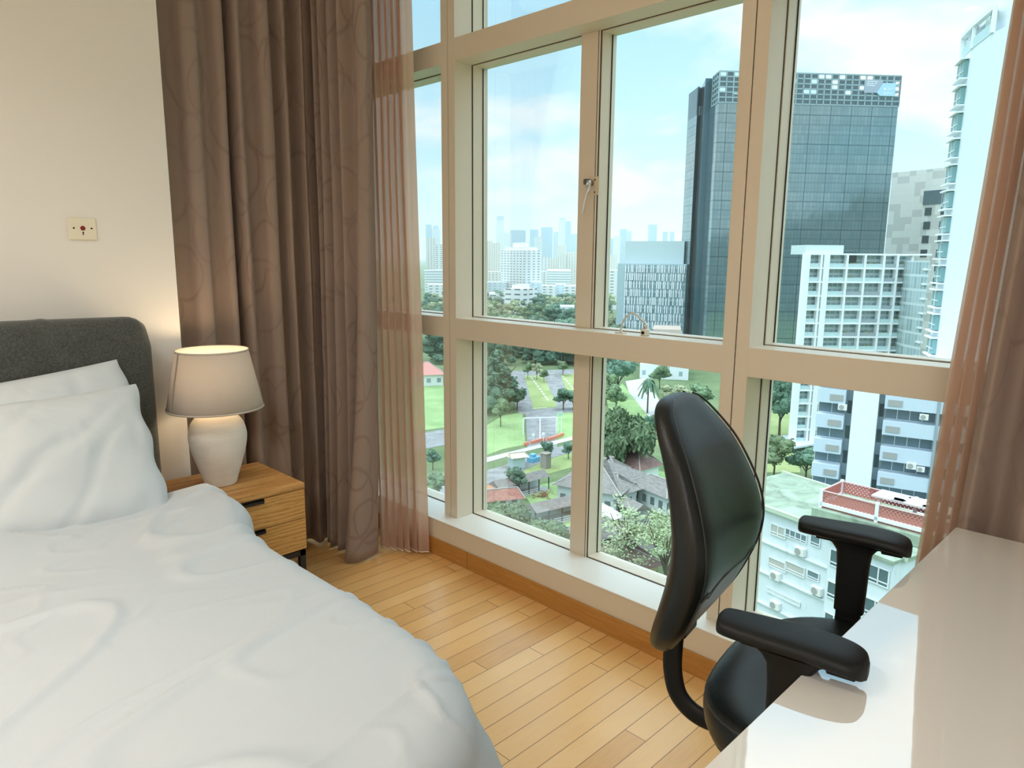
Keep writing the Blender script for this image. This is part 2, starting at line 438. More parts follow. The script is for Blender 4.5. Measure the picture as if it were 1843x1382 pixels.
def sheermat():
    m = bpy.data.materials.new('peach_voile'); m.use_nodes = True; nt = m.node_tree; nt.nodes.clear(); k = NT(nt)
    uv = uv_co(k); c = (.70, .50, .385)
    d = k.add('ShaderNodeBsdfDiffuse'); k.put(d.inputs[0], c)
    tl = k.add('ShaderNodeBsdfTranslucent'); k.put(tl.inputs[0], (.64, .43, .30))
    tp = k.add('ShaderNodeBsdfTransparent'); k.put(tp.inputs[0], (1, .86, .76))
    m1 = k.add('ShaderNodeMixShader'); m1.inputs[0].default_value = .5; k.l.new(d.outputs[0], m1.inputs[1]); k.l.new(tl.outputs[0], m1.inputs[2])
    weave = k.noise(k.mapping(uv, (900, 900, 1)), 1, 1)
    fac = k.m('ADD', k.m('MULTIPLY', k.m('SUBTRACT', weave, .5), .25), .12, clamp=True)
    m2 = k.add('ShaderNodeMixShader'); k.put(m2.inputs[0], fac)
    k.l.new(m1.outputs[0], m2.inputs[1]); k.l.new(tp.outputs[0], m2.inputs[2])
    k.l.new(m2.outputs[0], k.add('ShaderNodeOutputMaterial').inputs[0]); return m
M_sheer = sheermat()
M_hem = mat('white_hem_tape', (.80, .70, .64), .7)

def pleats(a, b, n, amp, seed, jit=.3, start=1):
    """control points zig-zagging either side of the line a-b"""
    g = random.Random(seed); a = Vector(a); b = Vector(b); d = b-a; nrm = Vector((-d.y, d.x)).normalized(); out = []
    for i in range(n+1):
        t = i/n + (g.uniform(-jit, jit)/n if 0 < i < n else 0)
        out.append(tuple(a + d*t + nrm*amp*g.uniform(.65, 1.15)*(start if i % 2 == 0 else -start)))
    return out
def curtain(name, label, cat, top, bot, z0, z1, material, parent=None, nz=46, sub=7, thick=.0015, ease=1.6, wav=.004, seed=3, zfun=None):
    T = spline(top, sub); B = spline(bot, sub); n = len(T)-1
    L = [0.]
    for i in range(n): L.append(L[-1] + math.hypot((T[i+1][0]-T[i][0]+B[i+1][0]-B[i][0])/2, (T[i+1][1]-T[i][1]+B[i+1][1]-B[i][1])/2))
    def P(i, j):
        h = j/nz; kf = (1-h)**ease          # 1 at the hem
        z = z0 + (z1-z0)*h
        x = T[i][0]*(1-kf)+B[i][0]*kf; y = T[i][1]*(1-kf)+B[i][1]*kf
        v = noise.noise_vector(Vector((L[i]*5+seed, z*1.7, seed)))
        if zfun and j == 0: z += zfun(i/n)
        return (x+v.x*wav, y+v.y*wav, z)
    m = MB().grid(P, n, nz, lambda i, j: (L[min(i, n)], z0+(z1-z0)*j/nz))
    o = m.build(name, material, parent, smooth=True)
    if thick: md = o.modifiers.new('solid', 'SOLIDIFY'); md.thickness = thick
    if label: tag(o, label, cat)
    return o, [P(i, 0) for i in range(n+1)], [P(0, j) for j in range(nz+1)], [P(n, j) for j in range(nz+1)]
ZR = 2.66
def sfold(S, E, n, depth, over, last, wob=0):
    """soft S-shaped folds from S to E that overlap one another, with a flat last stretch"""
    S, E = Vector(S), Vector(E); L_ = (E-S).length; t_ = (E-S)/L_; n_ = Vector((-t_.y, t_.x)); out = []
    run = L_-last
    for i in range(n):
        a_ = run*i/n; b_ = run*(i+1)/n; g_ = random.Random(i*5+wob); dd = depth*g_.uniform(.75, 1.15)
        out.append(tuple(S+t_*(b_+over*.5)+n_*(-dd*.6))); out.append(tuple(S+t_*(b_-over)+n_*dd*.7))
    out.append(tuple(S+t_*(run+last*.35)+n_*(-depth*.35))); out.append(tuple(S+t_*(L_-last*.3)+n_*(-depth*.1))); out.append(tuple(E)); return out
# left drape: along the bed wall recess, then turned forward beside the window
segA_t = [(1.035,2.835),(1.05,2.90),(1.095,2.895),(1.125,2.855),(1.170,2.85),(1.195,2.90),(1.225,2.905),(1.255,2.860),(1.285,2.87),(1.298,2.96),(1.314,2.965),(1.328,2.875),(1.35,2.865),(1.375,2.92),(1.41,2.915),(1.43,2.865),(1.47,2.86),(1.49,2.925),(1.515,2.915),(1.53,2.865),(1.55,2.875),(1.57,2.95),(1.60,2.945),(1.622,2.880),(1.64,2.90)]
segB_t = [(1.655, 2.90), (1.72, 2.925), (1.665, 2.865), (1.735, 2.855), (1.66, 2.815), (1.735, 2.79), (1.67, 2.755), (1.74, 2.72), (1.675, 2.69), (1.735, 2.665), (1.712, 2.615), (1.745, 2.585), (1.785, 2.605)]
segA_b = [(x+.012*math.sin(i*2.1), y+.01*math.cos(i*1.7)) for i, (x, y) in enumerate(segA_t)]
segB_b = [(1.660, 2.91), (1.73, 2.92), (1.640, 2.86), (1.72, 2.845), (1.620, 2.80), (1.72, 2.78), (1.625, 2.74), (1.735, 2.71), (1.645, 2.67), (1.72, 2.665), (1.585, 2.625), (1.625, 2.570), (1.745, 2.590)]
left_drape = thing('curtain', 'heavy mauve brown patterned drape hanging between the lamp and the window', 'curtain', (1.4, 2.8, 0))
def off(pts, o_): return [(x-o_[0], y-o_[1]) for x, y in pts]
curtain('drape_fabric', None, None, off(segA_t+segB_t, (1.4, 2.8)), off(segA_b+segB_b, (1.4, 2.8)), .012, ZR, M_drape, left_drape, ease=3.2, nz=60)
MB().box(-.38, .07, ZR-.005, .36, .13, ZR+.06).build('curtain_track', M_white, left_drape)

left_sheer = thing('sheer_curtain', 'peach brown sheer curtain hanging beside the heavy drape at the far window', 'curtain', (1.85, 2.55, 0))
st = sfold((1.775, 2.665), (1.905, 2.493), 6, .030, .016, .055)
sb = sfold((1.765, 2.645), (1.907, 2.425), 6, .032, .014, .060, 3)
_, hem, _e0, _e1 = curtain('sheer_fabric', None, None, off(st, (1.85, 2.55)), off(sb, (1.85, 2.55)), .020, ZR, M_sheer, left_sheer, ease=1.2, thick=0, wav=.003)
MB().tube(hem, .0022, 6).build('hem', M_hem, left_sheer)

right_sheer = thing('sheer_curtain', 'peach brown sheer curtain hanging between the window and the right drape', 'curtain', (1.87, .4, 0))
st = sfold((1.868, .371), (1.885, .285), 4, -.022, .010, .012)[::1]
sb = sfold((1.870, .492), (1.89, .38), 4, -.026, .012, .014, 2)
st.insert(0, (1.876, .368)); sb.insert(0, (1.880, .490))
_, hem, e0, _e = curtain('sheer_fabric', None, None, off(st, (1.87, .4)), off(sb, (1.87, .4)), .020, ZR, M_sheer, right_sheer, ease=1.15, thick=0, wav=.006, seed=11)
MB().tube(hem, .0022, 6).build('hem', M_hem, right_sheer)
right_drape = thing('curtain', 'heavy mauve brown patterned drape hanging behind the white desk', 'curtain', (1.86, 0, 0))
rt = [(1.845, .300), (1.825, .275), (1.89, .262)] + pleats((1.865, .235), (1.865, -.62), 20, .032, 5)
rb = [(1.845, .405), (1.822, .385), (1.888, .362)] + pleats((1.865, .33), (1.865, -.60), 20, .034, 5)
curtain('drape_fabric', None, None, off(rt, (1.86, 0)), off(rb, (1.86, 0)), .012, ZR, M_drape, right_drape, ease=1.15, nz=50)
MB().box(-.03, -.70, ZR-.005, .05, .32, ZR+.06).build('curtain_track', M_white, right_drape)

# ================================================================== BED
def _linen(k, b):
    c = obj_co(k)
    a = k.noise(k.mapping(c, (5, 1.4, 3), rot=(0, 0, R(-38))), 3, 3, .45, .5)
    k.put(b.inputs['Normal'], k.bump(a, .16, .012))
M_linen = mat('white_linen', (.56, .60, .625), .8, spec=.2, Sheen_Weight=.15, fn=_linen)
def _pillowcase(k, b):
    c = obj_co(k)
    a = k.noise(k.mapping(c, (4, 4, 4)), 2.0, 2, .4, .8)
    k.put(b.inputs['Normal'], k.bump(a, .35, .02))
M_pillow = mat('white_pillowcase', (.61, .655, .675), .8, spec=.2, Sheen_Weight=.15, fn=_pillowcase)
def _charcoal(k, b):
    c = obj_co(k)
    a = k.noise(k.mapping(c, (60, 60, 240)), 4, 3); f = k.noise(c, 190, 2); g = k.noise(c, 9, 3)
    t = k.m('ADD', k.m('MULTIPLY', a, .4), k.m('ADD', k.m('MULTIPLY', f, .5), k.m('MULTIPLY', g, .15)))
    k.put(b.inputs['Base Color'], k.ramp(t, (.35, (.032, .036, .033)), (.75, (.125, .132, .118))))
    k.put(b.inputs['Normal'], k.bump(f, .3, .002))
M_charcoal = mat('charcoal_upholstery', rough=.9, spec=.15, Sheen_Weight=.3, fn=_charcoal)
BX = .06
bed = thing('bed', 'double bed with white bedding and a charcoal channelled fabric headboard against the wall', 'bed', (BX, 1.7, 0))
# headboard: five padded channels, front face curved, top rolled
def headboard():
    hw = .805; H = 1.142; seams = [-.805, -.485, -.165, .155, .478, .805]; m = MB()
    def P(i, j):
        # i around the section (front bottom -> top roll -> back bottom), j across
        x = -hw + 2*hw*j/80
        d = min(abs(x-s_) for s_ in seams[1:-1]); puff = .010*(1-math.exp(-(d/.02)**1.2))
        e = (hw-abs(x))
        edge = max(0., 1-e/.075)           # rounding near the outer edges
        drop = .075*(1-math.sqrt(max(0., 1-edge*edge)))
        top = H - drop - .004*(1-math.exp(-(d/.012)**2)) + .003*math.sin(x*5)
        th = .092*math.sqrt(max(.03, 1-(edge*.93)**4))
        yb = .915 + .10; t = i/40
        if t < .42: z = .25 + (top-.25-.045)*t/.42; y = yb - th - puff + .020*((t/.42)**3)*0
        elif t < .68:
            a = (t-.42)/.26*math.pi; z = top-.045+.045*math.sin(a); y = yb - th/2 - (th/2+puff)*math.cos(a)
        else: z = top-.045 - (top-.25-.045)*(t-.68)/.32; y = yb + puff*.2
        return (x*(1-.0*t), y, z)
    m.grid(P, 40, 80); m.face([P(0, j) for j in range(0, 81, 2)] + [P(40, j) for j in range(80, -1, -2)])
    for j in (0, 80): m.face([P(i, j) for i in range(0, 41)][::(1 if j == 0 else -1)])
    return m.build('headboard', M_charcoal, bed, smooth=True)
hb = headboard()
st = MB()
for sx in (-.485, -.165, .155, .478): st.tube([(sx, .924, .3), (sx, .924, .9), (sx, .926, 1.09), (sx, .940, 1.128), (sx, .968, 1.140), (sx, 1.0, 1.125)], .0028, 6)
st.build('seam', mat('dark_seam', (.012, .013, .012), .9), hb)
MB().box(-.74, -.80, .10, .74, .90, .30).build('bed_base', M_charcoal, bed, bevel=.02)
for x in (-.72, .72):
    for y in (-.74, .85): MB().lathe([(0, 0), (.022, 0), (.03, .10), (0, .10)], (x, y, 0), 16).build('leg', M_blackm, bed)
MB().box(-.755, -.84, .30, .755, .905, .52).build('mattress', M_pillow, bed, bevel=.05, seg=4)

def hwid(b):                 # half width of the covered bed, easing in towards the foot
    return .765 - .0*b
def duvet():
    W = .812; L0, L1 = -.97, .70; drop = .36; r = .085; top = .583; rc = .27
    nu, nv = 230, 210
    ua = W + drop; va0 = -drop; va1 = L1 - L0
    def nz3(x, y, f, s_): return noise.noise(Vector((x*f, y*f, s_)))
    def P(i, j):
        a = -ua + 2*ua*i/nu; v = va0 + (va1-va0)*j/nv         # v: distance from the foot edge
        # rounded-rectangle inset: distance outside the flat top and the outward direction
        Wi = W - r - .03*math.exp(-((max(v, 0))/.5)**2) ; cx = Wi-rc; cy = r+rc
        sx = 1 if a >= 0 else -1; ax = abs(a)
        qx = ax-cx; qy = (cy-v)
        if qx > 0 and qy > 0:
            d = math.hypot(qx, qy)-rc; dx, dy = qx/math.hypot(qx, qy), -qy/math.hypot(qx, qy); bx, by = cx+dx*rc, cy+dy*rc
        elif qx > qy: d = qx-rc; dx, dy = 1, 0; bx, by = Wi, v
        else: d = qy-rc; dx, dy = 0, -1; bx, by = ax, r
        if d <= 0: x, y, z, e = ax, v, top, 0
        else:
            e = d; q = r*math.pi/2
            if d < q:
                t = d/r; out = r*math.sin(t); z = top - r*(1-math.cos(t))
            else:
                h = d-q; out = r + (.10+.25*max(0, 1-v/.6))*h; z = top - r - h
            x, y = bx+dx*out, by+dy*out
            ang = math.atan2(bx*1.0+dx*.3, by+.3) * 9 + by*7*(1 if dy == 0 else .3) + bx*6*(0 if dy == 0 else 1)
            rip = min(1., max(0, (d-.05))/.16)
            amp = (.010 + .030*max(0., min(1., 1-(v)/.5)))*rip
            x += dx*amp*math.sin(ang); y += dy*amp*math.sin(ang)
        X = sx*x; Y = L0 + y
        # soft rumples: long streaks plus gentle swells
        q1 = nz3((X+.35*Y)*.35, Y-.30*X, 2.6, 2.); q2 = nz3((X+.2*Y)*.30, Y-.22*X, 5.5, 7.); q3 = nz3((X-.3*Y)*.5, Y+.25*X, 9., 4.)
        rdg = lambda q_, w_: math.exp(-(q_/w_)**2)
        s1 = nz3(X, Y, 1.7, 5.)*.022 + q1*.022 + rdg(q1, .035)*.011 + rdg(q2, .04)*.012*(.5+nz3(X, Y, 2.5, 11.)) + rdg(q3, .04)*.008*max(0, nz3(X, Y, 1.8, 17.)*2)
        z += s1*(1 if e < r*1.3 else .3)
        # the folded-over top end swells and spills over the edge beside the pillows
        m_ = max(0., min(1., (v-1.20)/.25)); m_ = m_*m_*(3-2*m_)
        z += m_*(.030 - .026*max(0, min(1, (X-.25)/.35)) + .006*math.sin(X*9+1))*(1 if e < r*1.6 else .2)
        if X > .35:
            X += m_*.075*min(1., (X-.35)/.35) * (1 + .25*math.sin(Y*22))
            if e > .03: z += m_*.01*math.sin(Y*26+X*9)
        if j > nv-5:                          # roll the end edge down
            z -= (.06*((j-(nv-5))/5)**2)
            Y -= .012*((j-(nv-5))/5)**2
        return (X, Y, z)
    m = MB().grid(P, nu, nv)
    return m.build('duvet', M_linen, None, smooth=True, solid=.012, offset=-1.)
dv = duvet(); dv.location = (BX, 1.7, 0)
tag(dv, 'white duvet spread over the whole bed, hanging over the window side', 'duvet')

def pillow(name, label, loc, rot, w_, h_, t_, seed):
    def side(sg):
        def P(i, j):
            u = -1+2*i/48; v = -1+2*j/36
            fx = max(0, 1-abs(u)**2.6); fy = max(0, 1-abs(v)**2.6)
            th = (fx*fy)**.42
            pin = 1-.07*(v*v)*(1-abs(u))*1.0; pin2 = 1-.07*(u*u)*(1-abs(v))
            n = noise.noise(Vector((u*1.7+seed, v*1.7, seed)))*.30 + noise.noise(Vector((u*4+v*2+seed, v*3, seed+3)))*.16
            cr = abs(noise.noise(Vector((u*3.2-v*1.2+seed, v*1.1, seed+8))))
            z = sg*(t_/2*th*(1+n*.5) - .012*th*max(0, .25-cr)*4)
            wav = .006*math.sin(v*9+seed)*abs(u)**8
            return ((u*w_/2+wav)*(1-.04*(1-abs(u))*v*v), v*h_/2*(1-.05*(1-u*u)), z)
        return P
    m = MB().grid(side(1), 48, 36)
    P2 = side(-1); m.grid(lambda i, j: P2(48-i, j), 48, 36)
    o = m.build(name, M_pillow, None, smooth=True)
    o.location = loc; o.rotation_euler = rot
    return tag(o, label, 'pillow')
pillow('pillow', 'white pillow leaning on the headboard behind the front pillow', (.392, 2.500, .760), (R(66), R(-5.0), R(1)), .74, .46, .15, 2.3)
pillow('pillow', 'white pillow in front, propped up with creases at its left', (.355, 2.385, .716), (R(58), R(-2.0), R(-2)), .80, .47, .19, 6.1)

# ================================================================== NIGHTSTAND
def oak(name, dirv, light=0., rot=(0,0,0)):
    def fn(k, b):
        c = obj_co(k)
        g = k.noise(k.mapping(c, dirv, rot=rot), 4, 5, .62, 1.3)
        wv = k.add('ShaderNodeTexWave', wave_type='BANDS', bands_direction='Z'); k.set(wv, Scale=2.2, Distortion=9., Detail=3., Detail_Scale=1.2)
        k.l.new(k.mapping(c, tuple(x*.22 for x in dirv)), wv.inputs['Vector'])
        t = k.m('ADD', k.m('MULTIPLY', g, .75), k.m('MULTIPLY', wv.outputs[1], .25))
        k.put(b.inputs['Base Color'], k.ramp(t, (.28, (.36+light, .17+light*.6, .045)), (.55, (.56+light, .30+light*.7, .10)), (.8, (.64+light, .37+light*.7, .14))))
        k.put(b.inputs['Normal'], k.bump(g, .12, .001))
    return mat(name, rough=.42, spec=.35, fn=fn)
M_oak_top = oak('oak_top', (4, 40, 40)); M_oak_front = oak('oak_front', (5, 30, 42), .03)
NX0, NX1, NY0, NY1, NZ0, NZ1 = .872, 1.280, 2.383, 2.766, .238, .500
ns = thing('nightstand', 'oak nightstand with two drawers and black metal legs beside the bed', 'nightstand', ((NX0+NX1)/2, (NY0+NY1)/2, 0))
w2, d2 = (NX1-NX0)/2, (NY1-NY0)/2
MB().box(-w2, -d2, NZ1-.022, w2, d2, NZ1).build('top_panel', M_oak_top, ns, bevel=.0015)
MB().box(-w2, -d2+.004, NZ0, -w2+.016, d2, NZ1-.022).box(w2-.016, -d2+.004, NZ0, w2, d2, NZ1-.022).box(-w2, -d2+.02, NZ0, w2, d2, NZ0+.014).box(-w2, d2-.012, NZ0, w2, d2, NZ1-.022).build('carcass', M_oak_top, ns)
for z0, z1 in ((NZ0, .3595), (.3625, NZ1-.0245)):
    o = MB().box(-w2+.001, -d2, z0, w2-.001, -d2+.018, z1).build('drawer', M_oak_front, ns, bevel=.001)
    MB().box(-.090, -d2-.011, z1-.0025, .038, -d2+.01, z1+.0015).box(-.090, -d2-.011, z1-.014, .038, -d2-.008, z1+.0015).box(-.090, -d2-.0085, z1-.014, .038, -d2-.0003, z1-.0125).build('handle', M_blackm, o)
fr = MB(); t_ = .022; zf = NZ0-.006
fr.box(-w2+.004, -d2+.006, zf-t_, w2-.004, -d2+.006+t_, zf); fr.box(-w2+.004, d2-.006-t_, zf-t_, w2-.004, d2-.006, zf)
fr.box(-w2+.004, -d2+.006, zf-t_, -w2+.004+t_, d2-.006, zf); fr.box(w2-.004-t_, -d2+.006, zf-t_, w2-.004, d2-.006, zf)
fr.box(-w2+.02, -d2+.02, zf, w2-.02, d2-.02, NZ0)
fr.build('base_frame', M_blackm, ns)
for x in (-w2+.004, w2-.004-t_):
    for y in (-d2+.006, d2-.006-t_): MB().box(x, y, 0, x+t_, y+t_, zf-t_).build('leg', M_blackm, ns)

# ================================================================== TABLE LAMP
def _ceramic(k, b):
    c = obj_co(k); n = k.noise(c, 14, 5, .6); n2 = k.noise(k.mapping(c, (2, 2, 30)), 6, 3)
    k.put(b.inputs['Base Color'], k.ramp(k.m('ADD', k.m('MULTIPLY', n, .6), k.m('MULTIPLY', n2, .4)), (.3, (.68, .64, .57)), (.7, (.80, .77, .71))))
    k.put(b.inputs['Normal'], k.bump(n, .15, .003))
M_ceramic = mat('matt_stoneware', rough=.75, spec=.25, fn=_ceramic)
def shade_mat(name, c, ct):
    m = bpy.data.materials.new(name); m.use_nodes = True; nt = m.node_tree; nt.nodes.clear(); k = NT(nt)
    co = obj_co(k); wv = k.noise(k.mapping(co, (500, 500, 900)), 1, 2)
    d = k.add('ShaderNodeBsdfDiffuse'); k.put(d.inputs[0], k.mix(wv, tuple(x*.85 for x in c), c))
    tl = k.add('ShaderNodeBsdfTranslucent'); k.put(tl.inputs[0], ct)
    mx = k.add('ShaderNodeMixShader'); mx.inputs[0].default_value = .16
    k.l.new(d.outputs[0], mx.inputs[1]); k.l.new(tl.outputs[0], mx.inputs[2])
    k.l.new(mx.outputs[0], k.add('ShaderNodeOutputMaterial').inputs[0]); return m
M_shade = shade_mat('beige_linen_shade', (.72, .64, .545), (.82, .66, .46))
LX, LY = 1.050, 2.590
lamp = thing('table_lamp', 'lit table lamp with a round stoneware base and beige linen shade on the nightstand', 'lamp', (LX, LY, NZ1))
prof = [(0, 0), (.050, 0), (.056, .004), (.064, .03), (.080, .080), (.095, .132), (.102, .175), (.101, .202), (.092, .234), (.074, .258), (.050, .271), (.032, .275), (.028, .288), (.0, .288)]
MB().lathe([(a, b_) for a, b_ in spline(prof[1:11], 4)] + prof[11:], n=56).cap(.05, 0, n=56, flip=True).build('lamp_base', M_ceramic, lamp, smooth=True)
S0, S1, SB, ST = .168, .124, .292, .508
sh = MB().lathe([(S0, SB), (S0-(S0-S1)*.5, (SB+ST)/2), (S1, ST)], n=72).build('lamp_shade', M_shade, lamp, smooth=True, solid=.0015)
MB().lathe([(S0+.0012, SB-.001), (S0+.0015, SB+.006)], n=72).build('rim_tape', M_shade, sh, smooth=True, solid=.001)
MB().lathe([(S1+.0015, ST-.006), (S1+.0012, ST+.001)], n=72).build('rim_tape', M_shade, sh, smooth=True, solid=.001)
an = math.atan2(-LY, -LX) - R(62)
def sp_(r, z, da): return ((r+.0018)*math.cos(an+da), (r+.0018)*math.sin(an+da), z)
MB().grid(lambda i, j: sp_(S0+(S1-S0)*j/8, SB+(ST-SB)*j/8, R(-1.6+3.2*i/2)*(S0/(S0+(S1-S0)*j/8))), 2, 8).build('seam_strip', mat('grey_seam_strip', (.36, .34, .28), .8), sh)
MB().tube([(0, 0, .286), (0, 0, .325)], .017, 16).build('socket', M_white, lamp)
M_bulb = bpy.data.materials.new('bulb_glow'); M_bulb.use_nodes = True
_b = M_bulb.node_tree.nodes['Principled BSDF']; _b.inputs['Emission Color'].default_value = (1, .80, .52, 1); _b.inputs['Emission Strength'].default_value = 5
bl = MB().lathe(spline([(.004, 0), (.014, .012), (.029, .045), (.028, .065), (.016, .082), (.001, .088)], 4), (0, 0, .325), 20).build('bulb', M_bulb, lamp, smooth=True)
sp = MB()
for q in range(3):
    a = 2*math.pi*q/3+.4; sp.tube([(.015*math.cos(a), .015*math.sin(a), .318), (S0*.96*math.cos(a), S0*.96*math.sin(a), .303)], .0016, 6)
sp.build('shade_spider', M_blackm, lamp)
l = bpy.data.lights.new('bulb_light', 'POINT'); l.energy = 2.0; l.color = (1, .76, .48); l.shadow_soft_size = .035
o = bpy.data.objects.new('bulb_light', l); link(o, lamp); o.location = (0, 0, .448)

# ================================================================== DESK
M_desk = mat('glossy_white_lacquer', (.76, .745, .70), .03, spec=.55, coat=1., Coat_IOR=1.7, Coat_Roughness=.015,
    fn=lambda k, b: k.put(b.inputs['Coat Normal'], k.bump(k.noise(world_co(k), 30, 2), .025, .004)))
dk = thing('desk', 'glossy white desk with a black office chair pulled up to it', 'desk', (1.105, .069, 0))
MB().box(-.705, -.30, .722, .705, .30, .75).build('desk_top', M_desk, dk, bevel=.0012)
for sx in (-1, 1): MB().box(sx*.705, -.29, 0, sx*.675, .27, .722).build('side_panel', M_white, dk, bevel=.001)
MB().box(-.675, -.27, .42, .675, -.25, .722).build('back_panel', M_white, dk)

# ================================================================== OFFICE CHAIR
def _leather(k, b):
    c = obj_co(k); v = k.add('ShaderNodeTexVoronoi'); v.inputs['Scale'].default_value = 420; k.l.new(c, v.inputs['Vector'])
    n = k.noise(c, 7, 3, .5, .6)
    k.put(b.inputs['Normal'], k.bump(k.m('ADD', k.m('MULTIPLY', v.outputs['Distance'], .10), k.m('MULTIPLY', n, .9)), .30, .006))
M_leather = mat('black_leather', (.0075, .0095, .009), .38, spec=.38, fn=_leather)
M_welt = mat('black_leather_seam', (.030, .031, .029), .4)
CHX, CHY, CHR = 1.245, .44, R(10)
ch = thing('office_chair', 'black leather office chair with adjustable armrests at the desk', 'chair', (CHX, CHY, 0), CHR)
# local frame: +y is behind the sitter, the sitter looks towards -y
def interp(tab, z):
    for (z0, *a), (z1, *b_) in zip(tab, tab[1:]):
        if z <= z1:
            t = (z-z0)/(z1-z0); t = max(0, t); return [p+(q-p)*t for p, q in zip(a, b_)]
    return list(tab[-1][1:])
#        z    front-y  half width  thickness
raw = [(.598, .242, .030, .016), (.603, .240, .072, .034), (.622, .228, .122, .052), (.66, .206, .158, .064), (.70, .188, .177, .070), (.77, .163, .187, .078), (.83, .157, .187, .078),
       (.885, .166, .178, .074), (.94, .185, .162, .067), (.99, .208, .144, .060), (1.028, .231, .123, .054), (1.060, .252, .098, .046), (1.078, .263, .073, .038), (1.087, .270, .045, .026), (1.090, .274, .012, .010)]
tab = spline(raw, 5)
NS = 48
def backP(i, j):
    z, fy, hw, th = tab[j]; a = 2*math.pi*i/NS
    c_, s_ = math.cos(a), math.sin(a)
    x = hw*math.copysign(abs(c_)**.55, c_)
    yy = -math.copysign(abs(s_)**(.75), s_)                 # -1 front, +1 back
    curve = .030*(x/.21)**2                                 # wraps forward at the sides
    y = fy + th*.5 + (yy*th*.5 if yy < 0 else yy*th*.62) - curve*1.0 + .012
    return (x-.010, y, z)
bk = MB().grid(backP, NS, len(tab)-1, close_u=True)
bk.face([backP(i, 0) for i in range(NS)][::-1]).face([backP(i, len(tab)-1) for i in range(NS)])
bko = bk.build('backrest', M_leather, ch, smooth=True)
# piping: down both edges at front and back, and a cross seam on front and back
def surf(a, z, out=.0):
    z_, fy, hw, th = min(tab, key=lambda r: abs(r[0]-z)); c_, s_ = math.cos(a), math.sin(a)
    x = hw*math.copysign(abs(c_)**.55, c_); yy = -math.copysign(abs(s_)**.75, s_)
    return (x*(1+out*4), fy + th*.5 + (yy*th*.5 if yy < 0 else yy*th*.62) - .030*(x/.21)**2 + .012 + (out if yy > 0 else -out), z_)
pp = MB()
for a in (R(30), R(150), R(-28), R(-152)):
    pp.tube([surf(a, r[0], .0008) for r in tab[6:-6]], .0024, 6)
pp.build('piping', M_welt, bko, smooth=True)
cs = MB()
cs.tube([surf(R(t), .735+.035*abs(math.cos(R(t))), .0006) for t in range(32, 150, 5)], .0020, 6)
cs.tube([surf(R(-t), .765, .0010) for t in range(30, 152, 5)], .0028, 6)
cs.tube([surf(R(-t), .752, .0010) for t in range(30, 152, 5)], .0016, 6)
cs.build('cross_seam', M_welt, bko, smooth=True)
# seat cushion
def seatP(i, j):
    lv = [(.0, -.080, 0), (.80, -.080, 0), (.95, -.066, 0), (1.0, -.035, 0), (.985, -.012, 0), (.93, .0, 0), (.80, .004, 0), (.55, -.004, 0), (.25, -.009, 0), (.0, -.010, 0)]
    lv = spline(lv, 3); s_, z, _ = lv[j]; a = 2*math.pi*i/56; c_, n_ = math.cos(a), math.sin(a)
    x = .262*s_*math.copysign(abs(c_)**.78, c_); y = -.055 + .240*s_*math.copysign(abs(n_)**.82, n_)
    zz = .575 + z + (.028*abs(x/.26)**2.2 if z > -.04 else .012*abs(x/.26)**2) - .02*max(0, (-y-.15)/.14)**2
    return (x, y, zz)
m = MB().grid(seatP, 56, 27, close_u=True); so = m.build('seat', M_leather, ch, smooth=True)
MB().tube([seatP(i, 12) for i in range(57)], .0028, 6, caps=False).tube([seatP(i, 6) for i in range(57)], .0022, 6, caps=False).build('piping', M_welt, so, smooth=True)
MB().box(-.16, -.20, .462, .16, .12, .497).build('seat_pan', M_black, ch, bevel=.01)
# back support bar: comes down from the backrest and curls under the seat
MB().tube(spline([(0, .262, .70), (0, .276, .62), (0, .280, .55), (0, .277, .50), (0, .262, .455), (0, .225, .428), (0, .17, .425), (0, .06, .440)], 6), .021, 14, .55).build('back_bar', M_black, ch, smooth=True)
MB().box(-.035, .243, .60, .035, .262, .78).build('bar_plate', M_black, ch, bevel=.006)
